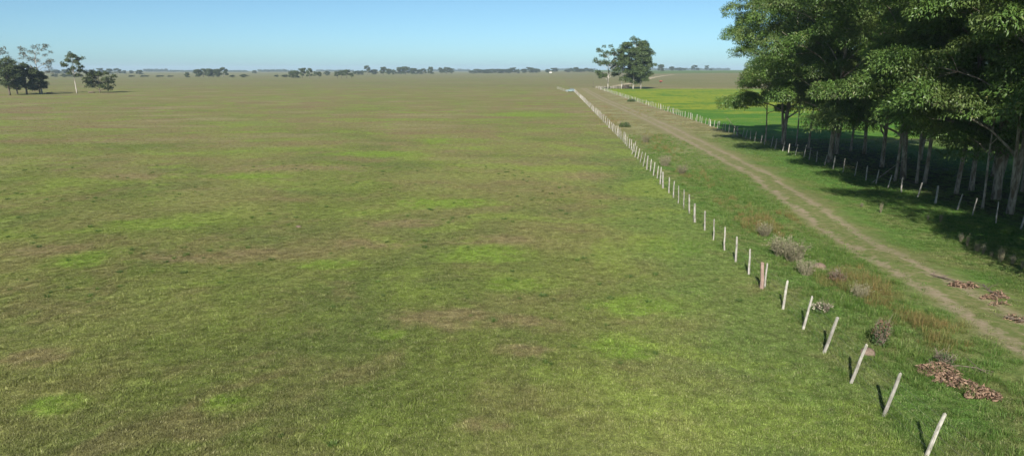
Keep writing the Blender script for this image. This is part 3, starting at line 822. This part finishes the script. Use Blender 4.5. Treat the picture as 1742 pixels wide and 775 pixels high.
far_row([(892, 124.5, 6.5, 11, 0), (901, 124.5, 9, 11, 1), (908, 124.3, 7, 11, 0), (915, 124, 6, 9, 3), (931, 124, 5.5, 9, 0), (943, 123.5, 7, 12, 1), (965, 123, 4, 12, 3), (972, 123, 6.5, 8, 1), (981, 123, 7.5, 11, 0), (989, 123, 5, 12, 0), (998, 123, 6.5, 9, 1), (1005, 123, 4.5, 10, 3)],
        'in the horizon row ending at the open crowned gum', 'horizon trees before the gums')
far_row([(1124, 122, 11, 10, 0), (1143, 120.6, 6.5, 8, 0), (1153, 120.4, 4.5, 11, 3), (1162, 120.4, 4, 11, 3), (1181, 120.4, 8.5, 10, 1), (1186.5, 120.4, 4.5, 5, 1), (1202, 120.4, 8, 7, 1), (1209, 120.3, 3.5, 5, 0)],
        'on the skyline between the gums and the grove', 'skyline trees on the hill')
far_row([(98, 126, 6, 14, 0), (113, 126, 7, 13, 0), (122, 126, 5, 9, 3)], 'behind the tall sparse tree on the left horizon', 'left horizon trees')
far_row([(171, 125, 8, 10, 1), (185, 126, 8, 12, 0), (200, 126.5, 9, 12, 1), (211, 125.5, 5, 7, 0), (224, 125.5, 5, 7, 0), (237, 127, 7, 11, 0), (433, 125.3, 5, 7, 0)], 'of the scattered trees on the left horizon', 'scattered left horizon trees')
far_row([(318, 132.3, 8, 8, 0)], 'small dark tree standing alone left of the dark copse', None)
far_row([(93, 131, 4, 11, 3), (110, 131.5, 4.5, 12, 3), (122, 131.5, 4.5, 13, 3), (135, 131.3, 3, 12, 3), (224, 131, 2.5, 10, 3), (246, 131, 2.5, 13, 3), (272, 131, 2.5, 12, 3), (290, 131, 2.2, 9, 3), (395, 131.8, 3.5, 9, 3), (415, 131.8, 4.5, 14, 3), (470, 131, 3, 8, 3), (485, 131.3, 3.5, 14, 3)],
        'of the low shrubs along the old fence line on the plain', 'shrubs on the plain', 'far_shrub')

# woods so far away that they read as one blue line
def far_wood(name, spans, dist, label, seed):
    g = np.random.default_rng(seed); cl_ = []
    for x0, x1, hp in spans:
        n = int((x1 - x0) / 1.6) + 1
        for k in range(n):
            px = x0 + (x1 - x0) * (k + g.uniform(-.3, .3)) / max(1, n - 1)
            u = (px - IMG_W / 2) / FPX; yy = dist * g.uniform(.97, 1.03); x = u * yy / (math.cos(PITCH) + math.tan(PITCH) * math.sin(PITCH))
            hh = hp * yy / FPX * g.uniform(.6, 1.1)
            for z in np.arange(.25, 1.0, .25): cl_.append((x + g.uniform(-3, 3), yy + g.uniform(-4, 4), zt1(x, yy) + hh * z, max(1.5, 1.3 * yy / FPX * g.uniform(.8, 1.2))))
    v, f = leaf_cloud(g, cl_, 4.0, 3.0, 2.0, .5)
    tag(obj(name, mesh(name, v, f, MAT['gum_far'])), label, 'wood', kind='stuff')
far_wood('distant_wood', [(84, 98, 4), (132, 160, 3.5), (246, 284, 5), (284, 330, 2.2), (386, 420, 2), (440, 486, 4), (486, 500, 2.5)], 3300, 'thin blue line of far woods on the left half of the horizon', 1)
far_wood('distant_wood', [(540, 600, 2.4), (735, 800, 3), (780, 786, 4.5), (950, 1012, 2.6), (1100, 1240, 3.2)], 4200, 'thin blue line of far woods on the right half of the horizon', 2)

# ------------------------------------------------------------------ car, trailer, house, pole
def car():
    x, y = 27.3, 331.5
    t = thing('parked_car', 'pale parked car at the end of the near fence', 'car', (x, y, zt1(x, y)), R(168))
    body = [(-2.1, .35), (-2.15, .75), (-2.05, .95), (-1.0, 1.02), (1.1, 1.0), (2.0, .86), (2.15, .6), (2.12, .35), (1.75, .3), (1.6, .55), (1.3, .66), (1.0, .55), (.85, .3), (-.9, .3), (-1.05, .55), (-1.35, .66), (-1.65, .55), (-1.8, .3)]
    obj('body', MB().prism(body, -.84, .84).build('body', MAT['car_paint']), t)
    mb = MB(); n = len(mb.v)
    lo = [(-1.75, -.78), (1.05, -.78), (1.05, .78), (-1.75, .78)]; hi = [(-1.2, -.62), (.25, -.62), (.25, .62), (-1.2, .62)]
    mb.v = [(a, b_, .98) for a, b_ in lo] + [(a, b_, 1.46) for a, b_ in hi]
    mb.f = [(4, 5, 6, 7), (0, 1, 5, 4), (1, 2, 6, 5), (2, 3, 7, 6), (3, 0, 4, 7)]
    obj('window_band', mb.build('window_band', MAT['glass']), t)
    obj('roof', MB().box((-.475, 0, 1.485), (1.55, 1.3, .06), top=(.9, .9)).build('roof', MAT['car_paint']), t)
    for sx in (-1.35, 1.3):
        for sy in (-.76, .76):
            wh = obj('wheel', MB().lathe([(.22, -.1), (.31, -.09), (.33, 0), (.31, .09), (.22, .1)], k=18, axis='y').build('wheel', MAT['rubber'], True), t, (sx, sy, .33))
            obj('rim', MB().lathe([(.19, -.112), (.2, 0), (.19, .112)], k=14, axis='y').build('rim', MAT['steel']), wh)
    for sy in (-.6, .6):
        obj('headlight', MB().box((2.09, sy, .72), (.12, .34, .16)).build('headlight', MAT['lamp']), t)
        obj('tail_light', MB().box((-2.12, sy, .8), (.08, .26, .2)).build('tail_light', MAT['red']), t)
car()
p = ground(1124, 140.6)
t = thing('farm_trailer', 'small red trailer alone on the brown hillside', 'trailer', p, .3)
obj('box', MB().box((0, 0, 1.1), (1.9, 1.2, .8), top=(1.08, 1.12)).build('box', MAT['red']), t)
obj('drawbar', MB().box((1.9, 0, .6), (1.5, .1, .1)).build('drawbar', MAT['timber']), t)
for sy in (-.8, .8):
    obj('wheel', MB().lathe([(.25, -.1), (.42, -.08), (.42, .08), (.25, .1)], k=16, axis='y').build('wheel', MAT['rubber']), t, (0, sy, .42))
p = ground(936.5, 124.4)
t = thing('farmhouse', 'tiny white house on the horizon among far trees', 'house', p, .1, None, (.55, .55, .6))
obj('wall', MB().box((0, 0, 1.6), (9, 6, 3.6)).build('wall', MAT['white']), t)
obj('roof', MB().prism([(-5, 3.4), (5, 3.4), (0, 5.2)], -3.4, 3.4).build('roof', MAT['roof']), t)
obj('door', MB().box((0, -3.03, 1.2), (1.1, .08, 2.1)).build('door', MAT['timber']), t)
for sx in (-2.8, 2.8): obj('window', MB().box((sx, -3.03, 1.8), (1.3, .08, 1.2)).build('window', MAT['glass']), t)
p = ground(1009, 149.5)
t = thing('utility_pole', 'thin dark pole standing left of the open crowned gum', 'pole', p)
obj('shaft', MB().tube([(0, 0, -.3), (0, 0, 3.4)], [.12, .09], 8).build('shaft', MAT['timber'], True), t)
obj('cap', MB().box((0, 0, 3.44), (.3, .12, .08)).build('cap', MAT['timber']), t)

# ------------------------------------------------------------------ plants and litter beside the track
def blades(g, n, h, wd, spread, bend, up=.0):
    """n grass blades rooted in a disc, each bent outwards."""
    a = g.uniform(0, 6.283, n); r = spread * np.sqrt(g.random(n))
    base = np.stack([r * np.cos(a), r * np.sin(a), np.zeros(n) - .01], -1)
    b_ = a + g.normal(0, .9, n); L = h * g.uniform(.55, 1.2, n); bd = bend * g.uniform(.3, 1.5, n)
    dr = np.stack([np.cos(b_), np.sin(b_), np.zeros(n)], -1)
    sd_ = np.stack([-np.sin(b_ + g.normal(0, .6, n)), np.cos(b_), np.zeros(n)], -1) * (wd * g.uniform(.6, 1.3, n) / 2)[:, None]
    up_ = np.array([0, 0, 1.0])
    mid = base + dr * (L * bd * .3)[:, None] + up_ * (L * .6)[:, None]
    tip = base + dr * (L * bd)[:, None] + up_ * (L * (1 - .35 * np.minimum(bd, 1.6)))[:, None]
    v = np.stack([base - sd_, base + sd_, mid + sd_ * .8, tip, mid - sd_ * .8], 1)
    i = np.arange(n)[:, None] * 5
    i = i.ravel().tolist()   # a quad and a tip triangle: a bent pentagon would be cut into broad sheets
    return v.reshape(-1, 3), [(k, k + 1, k + 2, k + 4) for k in i] + [(k + 4, k + 2, k + 3) for k in i]

def shrub(g, h, r, n):
    """dry stems with side twigs"""
    mb = MB()
    for _ in range(n):
        a = g.uniform(0, 6.283); o = r * .35 * math.sqrt(g.random()); s_ = r * g.uniform(.3, 1.0); hh = h * g.uniform(.55, 1.1)
        p0 = np.array([o * math.cos(a), o * math.sin(a), -.05]); p1 = np.array([s_ * math.cos(a), s_ * math.sin(a), hh])
        pm = (p0 + p1) / 2 + g.normal(0, .04, 3)
        mb.tube([p0, pm, p1], [.011, .008, .004], 3, False)
        for _ in range(5):
            f = g.uniform(.35, 1.0); q = p0 + (p1 - p0) * f
            e = q + g.normal(0, .11, 3) + np.array([0, 0, .09])
            mb.tube([q, e], [.007, .004], 3, False)
    return mb.v, mb.f

def tufty(g, pts, l, wd):
    """small leaf blades at points"""
    n = len(pts); ax = unit(g.normal(size=(n, 3)) + np.array([0, 0, .3])); sd_ = unit(np.cross(ax, g.normal(size=(n, 3)))) * wd / 2
    L = (l * g.uniform(.6, 1.3, n))[:, None]
    v = np.stack([pts, pts + ax * L * .5 + sd_, pts + ax * L, pts + ax * L * .5 - sd_], 1)
    return v.reshape(-1, 3), np.arange(n * 4).reshape(-1, 4)

g = np.random.default_rng(9)
DRY = []
for k in range(3):
    v, f = shrub(g, .85, .6, 70); DRY.append([mesh('stems', v, f, MAT['grey_twig'])])
    pts = g.normal(0, 1, (170, 3)) * (.34, .34, .16) + (0, 0, .68); v, f = tufty(g, pts, .09, .05)
    DRY[-1].append(mesh('seed_heads', v, f, MAT['seedhead' if k == 0 else 'grey_twig']))
SH = 'dry grey shrubs between the near fence and the track'
for k, (px, py, s, lab) in enumerate([(1328, 436, 1.25, 'big dry grey shrub left of the pair behind the reddish post'), (1350, 446, 1.2, 'big dry grey shrub right of the pair behind the reddish post'),
    (1370, 468, .85, 'dry grey shrub just right of the biggest pair of shrubs'), (1300, 402, .9, 'dry grey shrub beside the orange grass patch'),
    (1098, 243, 1.3, 'round grey shrub between fence and track, farthest up the lane'), (1131, 282, 1.2, 'tall thin grey shrub beside the near fence halfway up the lane'),
    (1160, 297, 1.0, 'low grey shrub just below the tall thin one in the lane'), (1462, 508, .7, 'dry grey shrub at the orange grass by the track bend')]):
    p = ground(px, py); t = thing('dry_shrub', lab, 'shrub', p, k * 1.3, SH, (s, s, s))
    obj('stems', DRY[k % 3][0], t); tag(obj('seed_heads', DRY[1 + k % 2][1], t), kind='stuff')
WD = 'dry weeds along the edge of the grove shade'
for k, (px, py, s) in enumerate([(1634, 412, .9), (1645, 420, 1.0), (1662, 428, 1.1), (1672, 434, .8), (1686, 438, .9), (1702, 446, 1.05), (1722, 449, 1.0), (1738, 458, .9), (1600, 378, .8), (1578, 374, .8), (1498, 362, .9), (1466, 352, .8)]):
    p = ground(px, py); t = thing('dry_weed', f'{ORD[min(k, 11)] if k < 8 else ["ninth", "tenth", "eleventh", "twelfth"][k - 8]} dry grey weed ' + ('from the left on the dark edge of the grove shade' if k < 8 else 'of the verge, in the sunlit grass below the grove'), 'weed', p, k * 2.1, WD, (s * (.22 + .16 * math.sin(k * 4.1)), s * .3, s * (.62 + .22 * math.sin(k * 2.7))))
    obj('stems', DRY[k % 3][0], t); tag(obj('seed_heads', DRY[k % 3][1], t), kind='stuff')

# white flower clump and a green bush in the lane
def bushy(name, label, px, py, r, h, leafm, n, cat, ll=.1, lw=.05, capm=None):
    p = ground(px, py); t = thing(name, label, cat, p)
    g = np.random.default_rng(int(px)); v, f = shrub(g, h, r, 26); obj('stems', mesh('stems', v, f, MAT['twig']), t)
    d = unit(g.normal(size=(n, 3))); d[:, 2] = abs(d[:, 2]); pts = d * (g.random((n, 1)) ** .4) * (r, r, h)
    v, f = tufty(g, pts, ll, lw); obj('foliage', mesh('foliage', v, f, MAT[leafm]), t)
    if capm:
        k = n // 3; d = unit(g.normal(size=(k, 3))); d[:, 2] = abs(d[:, 2]) * .6 + .4; v, f = tufty(g, d * (r, r, h * 1.05), ll * .8, lw * 1.2)
        obj('flowers', mesh('flowers', v, f, MAT[capm]), t)
    return t
bushy('flowering_weed', 'pale seed heads of a low weed beside a leaning post', 1398, 531, .45, .35, 'green_leaf', 220, 'weed', capm='seedhead')
bushy('green_bush', 'low dark green bush in the far part of the lane', 1063, 216, 1.2, .9, 'green_leaf', 600, 'bush', .2, .1)
bushy('green_bush', 'low green bush at the foot of the far fence by the crop', 1074, 173, 1.6, 1.0, 'green_leaf', 600, 'bush', .25, .14)
bushy('green_bush', 'small dark bush in the tall grass above the dead leaves', 1604, 620, .38, .42, 'green_leaf', 420, 'bush', .09, .045)
bushy('young_gum', 'dark seedling with reddish top beside the leaning posts', 1497, 588, .30, .95, 'green_leaf', 300, 'seedling', .13, .05, 'red_leaf')
bushy('brown_shrub', 'small brown shrub where orange grass starts by the track bend', 1424, 480, .5, .55, 'red_leaf', 240, 'shrub', .1, .05)

# ant mounds
for k, (px, py, r, h, lab) in enumerate([(1476, 600, .27, .18, 'reddish ant mound behind the third leaning post'), (1394, 457, .36, .30, 'pinkish ant mound right of the big dry shrubs'), (508, 386, .2, .1, 'small bare mound alone in the pasture')]):
    p = ground(px, py); mb = MB(); g = np.random.default_rng(k)
    prof = [(r * 1.15, -.05), (r, h * .2), (r * .82, h * .55), (r * .5, h * .88), (r * .16, h)]
    mb.lathe(prof, k=14); mb.v = [(x * (1 + g.normal(0, .05)), y * (1 + g.normal(0, .05)), z + g.normal(0, .012)) for x, y, z in mb.v]
    tag(obj('ant_mound', mb.build('ant_mound', MAT['mound'], True), None, p), lab, 'mound')

# fallen branches with dead leaves
def fallen_branch(label, path_px, spots, seed, thick=.03):
    """path_px: photo pixels the bare branch runs through; spots: (px, py, rx, ry, n) patches of dead leaves"""
    g = np.random.default_rng(seed)
    o = ground(spots[0][0], spots[0][1]); t = thing('fallen_branch', label, 'branch', o, 0, 'fallen branches with dead leaves')
    mb = MB(); pts = []
    for px, py in path_px:
        q = ground(px, py); pts.append((q[0] - o[0], q[1] - o[1], q[2] - o[2] + .10 + g.uniform(-.02, .05)))
    mb.tube(pts, [thick * (1 - .6 * i / len(pts)) for i in range(len(pts))], 6)
    for _ in range(16):
        i = g.integers(0, len(pts) - 1); f = g.random(); q = np.array(pts[i]) * (1 - f) + np.array(pts[i + 1]) * f
        e = q + np.array([g.normal(0, .45), g.normal(0, .45), g.uniform(0, .12)])
        mb.tube([q, (q + e) / 2 + g.normal(0, .04, 3), e], [.012, .009, .004], 4, False)
    obj('limb', mb.build('limb', MAT['twig']), t)
    V, F = [], []
    for px, py, rx, ry, n in spots:
        c = ground(px, py)
        for _ in range(n):
            a = g.uniform(0, 6.283); r = math.sqrt(g.random()) * (1 + .25 * math.sin(3 * a + px))
            x, y = c[0] - o[0] + rx * r * math.cos(a), c[1] - o[1] + ry * r * math.sin(a); z = .05 + .34 * g.random() * max(.1, 1 - r * .75)
            ax = unit(g.normal(size=3) * (1, 1, .55)); sd_ = unit(np.cross(ax, g.normal(size=3))); nr = np.cross(sd_, ax)
            L, W = g.uniform(.09, .20), g.uniform(.03, .065); p0 = np.array([x, y, z]) ; k = len(V)
            for f_, w_, c_ in ((0, .1, 0), (.35, 1, .18), (.7, .8, .2), (1, .05, 0)):
                m_ = p0 + ax * (f_ - .5) * L + nr * c_ * L
                V += [m_ - sd_ * W / 2 * w_, m_ + sd_ * W / 2 * w_]
            F += [(k, k + 1, k + 3, k + 2), (k + 2, k + 3, k + 5, k + 4), (k + 4, k + 5, k + 7, k + 6)]
    tag(obj('dead_leaves', mesh('dead_leaves', np.array(V), np.array(F), MAT['litter_shade']), t), kind='stuff')
fallen_branch('largest fallen branch with brown dead leaves in the grass near the front posts', [(1575, 636), (1600, 630), (1630, 626), (1660, 632), (1686, 642)],
    [(1580, 634, .42, .40, 420), (1600, 632, .50, .50, 560), (1612, 648, .45, .36, 420), (1640, 661, .42, .26, 300), (1668, 674, .50, .32, 460), (1690, 679, .25, .18, 100)], 1)
fallen_branch('fallen branch with dead leaves on the right wheel rut, upper left of two', [(1583, 469), (1600, 474), (1622, 481), (1645, 487)], [(1627, 488, .34, .22, 150), (1648, 490, .38, .32, 190)], 2, .04)
fallen_branch('fallen branch with dead leaves by the right wheel rut, lower right of two', [(1672, 487), (1684, 498), (1695, 508)], [(1682, 510, .34, .22, 170), (1700, 506, .26, .42, 210), (1700, 521, .4, .15, 50)], 3, .04)
fallen_branch('bare brown branch with few dead leaves at the right edge of the track', [(1710, 543), (1725, 547), (1748, 552)], [(1720, 545, .3, .12, 50), (1738, 550, .3, .12, 40)], 4, .04)
# fallen dark limb hanging over the far fence at the start of the grove
p = ground(1262, 232)
t = thing('dead_limb', 'bare dark limb leaning up out of the far fence left of the grove', 'branch', p)
obj('stem', MB().tube([(0, 0, 0), (-.7, .2, .7), (-1.6, .4, 1.9), (-2.5, .4, 3.0)], [.07, .06, .04, .02], 6).build('stem', MAT['dark_bark'], True), t)
obj('twig', MB().tube([(-.7, .2, .7), (.3, .3, 1.3), (.8, .3, 1.5)], [.04, .03, .012], 5).build('twig', MAT['dark_bark'], True), t)
p = ground(1483, 312)
t = thing('dead_limb', 'long pale dead limb propped on the fence below the middle of the grove', 'branch', p)
obj('stem', MB().tube([(0, 0, .05), (1.6, .6, 1.0), (3.0, 1.0, 1.9), (3.9, 1.2, 2.2)], [.04, .035, .025, .012], 6).build('stem', MAT['bark'], True), t)

# ------------------------------------------------------------------ grass (instanced blades)
def scatter(name, sources, P, rot, scl, var, label, cat):
    me = bpy.data.meshes.new(name); n = len(P)
    me.vertices.add(n); me.vertices.foreach_set('co', np.asarray(P, np.float32).ravel())
    a = me.attributes.new('rot', 'FLOAT', 'POINT'); a.data.foreach_set('value', np.asarray(rot, np.float32))
    a = me.attributes.new('scl', 'FLOAT_VECTOR', 'POINT'); a.data.foreach_set('vector', np.asarray(scl, np.float32).ravel())
    a = me.attributes.new('var', 'INT', 'POINT'); a.data.foreach_set('value', np.asarray(var, np.int32))
    o = obj(name, me); tag(o, label, cat, kind='stuff')
    ng = bpy.data.node_groups.new(name, 'GeometryNodeTree')
    ng.interface.new_socket('Geometry', in_out='INPUT', socket_type='NodeSocketGeometry')
    ng.interface.new_socket('Geometry', in_out='OUTPUT', socket_type='NodeSocketGeometry')
    N, L = ng.nodes, ng.links
    gi, go = N.new('NodeGroupInput'), N.new('NodeGroupOutput')
    ip = N.new('GeometryNodeInstanceOnPoints'); jn = N.new('GeometryNodeJoinGeometry')
    for src in reversed(sources):
        oi = N.new('GeometryNodeObjectInfo'); oi.inputs['Object'].default_value = src; oi.inputs['As Instance'].default_value = True
        L.new(oi.outputs['Geometry'], jn.inputs[0])
    def attr(nm, ty):
        q = N.new('GeometryNodeInputNamedAttribute'); q.data_type = ty; q.inputs[0].default_value = nm; return q.outputs[0]
    cx = N.new('ShaderNodeCombineXYZ'); L.new(attr('rot', 'FLOAT'), cx.inputs[2])
    L.new(gi.outputs[0], ip.inputs['Points']); L.new(jn.outputs[0], ip.inputs['Instance']); ip.inputs['Pick Instance'].default_value = True
    L.new(attr('var', 'INT'), ip.inputs['Instance Index']); L.new(cx.outputs[0], ip.inputs['Rotation']); L.new(attr('scl', 'FLOAT_VECTOR'), ip.inputs['Scale'])
    L.new(ip.outputs[0], go.inputs[0])
    md = o.modifiers.new('scatter', 'NODES'); md.node_group = ng
    return o

def tuft_src(name, mat, variants):
    res = []
    for k, kw in enumerate(variants):
        v, f = blades(np.random.default_rng(700 + k), **kw)
        res.append(bpy.data.objects.new(name, mesh(name, v, f, mat)))
    return res

def in_view(x, y, m=4.0): return (np.abs(x) < .80 * y + m) & (y > 11)
g = np.random.default_rng(77)
def strew(n_per_m2, y0, y1, keep):
    """random points between two depths, thinned by keep(x, y)"""
    w_ = .8 * y1 + 5; n = int(n_per_m2 * 2 * w_ * (y1 - y0))
    x, y = g.uniform(-w_, w_, n), g.uniform(y0, y1, n)
    k = in_view(x, y); x, y = x[k], y[k]
    k = g.random(len(x)) < keep(x, y); return x[k], y[k]
def trk_d(x, y): return np.abs(x - track_x(y))
def rut_clear(x, y):
    d = trk_d(x, y); ru = np.exp(-((d - .95) / .32) ** 2)
    return 1 - .92 * ru - .35 * (d < 2.2) * (1 - ru)

short = tuft_src('grass_tuft', MAT['blade'], [dict(n=60, h=.075, wd=.010, spread=.18, bend=1.0), dict(n=60, h=.06, wd=.011, spread=.19, bend=1.3), dict(n=44, h=.11, wd=.009, spread=.15, bend=.8), dict(n=56, h=.065, wd=.012, spread=.2, bend=1.5)])
xs, ys = [], []
for y0, y1, dn in [(11, 26, 40), (26, 36, 30), (36, 46, 20), (46, 58, 13), (58, 70, 8), (70, 85, 5), (85, 100, 3), (100, 120, 1.8), (120, 145, 1), (145, 180, .5), (180, 230, .22)]:
    x, y = strew(dn, y0, y1, lambda a, b_: rut_clear(a, b_)); xs.append(x); ys.append(y)
x, y = np.concatenate(xs), np.concatenate(ys); n = len(x)
hh = (.7 + .7 * vnoise(x, y, 1.3, 3) ** 2 + .6 * vnoise(x, y, .45, 4) ** 2) * g.uniform(.75, 1.25, n)
s1 = g.uniform(.8, 1.3, n)
scatter('pasture_grass', short, np.stack([x, y, zt(x, y) + .02 * (trk_d(x, y) < 3.4)], -1), g.uniform(0, 6.28, n), np.stack([s1, s1, hh], -1), g.choice(4, n, p=[.4, .3, .15, .15]), 'short uneven pasture grass on both sides of the near fence', 'grass')
N_SHORT = n

tall = tuft_src('verge_tuft', MAT['verge'], [dict(n=80, h=.24, wd=.009, spread=.20, bend=.8), dict(n=80, h=.18, wd=.010, spread=.24, bend=1.0), dict(n=60, h=.36, wd=.008, spread=.17, bend=.65)])
def k_verge(x, y):
    f = x - left_fence_x(y); r = right_fence_x(y) - x; d = trk_d(x, y)
    patch = np.clip(vnoise(x, y, 1.6, 8) * 1.5 - .25, 0, 1)
    lft = (f > .8) & (x < track_x(y) - 1.5); rgt = (x > track_x(y) + 1.9) & (r > -14)
    post = np.exp(-((f - .1) / .35) ** 2) * .35
    return np.clip(lft * (.25 + .75 * patch) * np.clip((f - .6) / 2.5, 0, 1) + rgt * (.18 + .5 * patch) + post * (x < track_x(y) - 1), 0, 1)
xs, ys = [], []
for y0, y1, dn in [(11, 40, 16), (40, 70, 9), (70, 110, 3)]:
    x, y = strew(dn, y0, y1, k_verge); xs.append(x); ys.append(y)
x, y = np.concatenate(xs), np.concatenate(ys); n = len(x)
lf = (x < track_x(y)); s1 = g.uniform(.7, 1.2, n); hz = np.where(lf, g.uniform(.6, 1.35, n), g.uniform(.35, .75, n))
scatter('verge_grass', tall, np.stack([x, y, zt(x, y)], -1), g.uniform(0, 6.28, n), np.stack([s1, s1, hz], -1), g.choice(3, n, p=[.45, .35, .2]), 'longer lush grass on the verges of the dirt track', 'grass')

wd_src = tuft_src('weed_tuft', MAT['weed'], [dict(n=60, h=.15, wd=.016, spread=.15, bend=1.1), dict(n=44, h=.20, wd=.012, spread=.10, bend=.8)])
x, y = strew(.28, 12, 75, lambda a, c: (a < left_fence_x(c) - .3) * np.clip(vnoise(a, c, 6, 21) * 2.2 - .8, 0, 1)); n = len(x); s1 = g.uniform(.5, 1.3, n)
scatter('pasture_weeds', wd_src, np.stack([x, y, zt(x, y)], -1), g.uniform(0, 6.28, n), np.stack([s1, s1, s1], -1), g.choice(2, n), 'small darker green weed tufts dotted over the open pasture', 'weeds')
dry = tuft_src('dry_tuft', MAT['dry'], [dict(n=50, h=.48, wd=.008, spread=.20, bend=.5), dict(n=50, h=.36, wd=.008, spread=.22, bend=.8)])
DS = [(1300, 388, 1.0, 2.6, 90), (1290, 375, .9, 2.2, 60), (1452, 478, .8, 1.6, 80), (1490, 505, .8, 1.4, 80), (1470, 490, 1.0, 1.5, 60), (1585, 555, .7, .8, 60), (1560, 545, .6, .8, 40), (1425, 478, .7, 1.2, 40), (1340, 370, .6, 3, 30),
      (1130, 255, 1.2, 6, 60), (1040, 205, 2, 14, 120), (1180, 300, 1.2, 5, 40), (1240, 345, 1.0, 4, 30), (1610, 585, .6, .6, 30), (1110, 235, 2.0, 8, 70), (1080, 190, 3, 20, 90)]
x, y = [], []
for px, py, rx, ry, n in DS:
    n = int(n * .7); rx *= 1.25
    c = ground(px, py); x.append(c[0] + g.normal(0, rx * .6, n)); y.append(c[1] + g.normal(0, ry * .6, n))
x, y = np.concatenate(x), np.concatenate(y); n = len(x); s1 = g.uniform(.7, 1.2, n)
scatter('dry_grass', dry, np.stack([x, y, zt(x, y)], -1), g.uniform(0, 6.28, n), np.stack([s1, s1, g.uniform(.6, 1.3, n)], -1), g.choice(2, n), 'orange brown dry grass in patches along the left of the track', 'grass')

# ------------------------------------------------------------------ haze
hb = MB().box((0, 3400, 19.0), (10900, 7300, 42))
me = hb.build('haze', None)
m = bpy.data.materials.new('haze_air'); m.use_nodes = True; m.node_tree.nodes.clear(); b = NB(m.node_tree)
out = b.node('ShaderNodeOutputMaterial'); pv = b.node('ShaderNodeVolumePrincipled')
pv.inputs['Color'].default_value = (.62, .80, 1.0, 1); pv.inputs['Density'].default_value = .00012; pv.inputs['Anisotropy'].default_value = 0.0
b.l.new(pv.outputs[0], out.inputs['Volume']); me.materials.append(m)
tag(obj('haze', me), 'faint blue haze over the far plain', 'haze', kind='stuff')
print('tufts', N_SHORT)
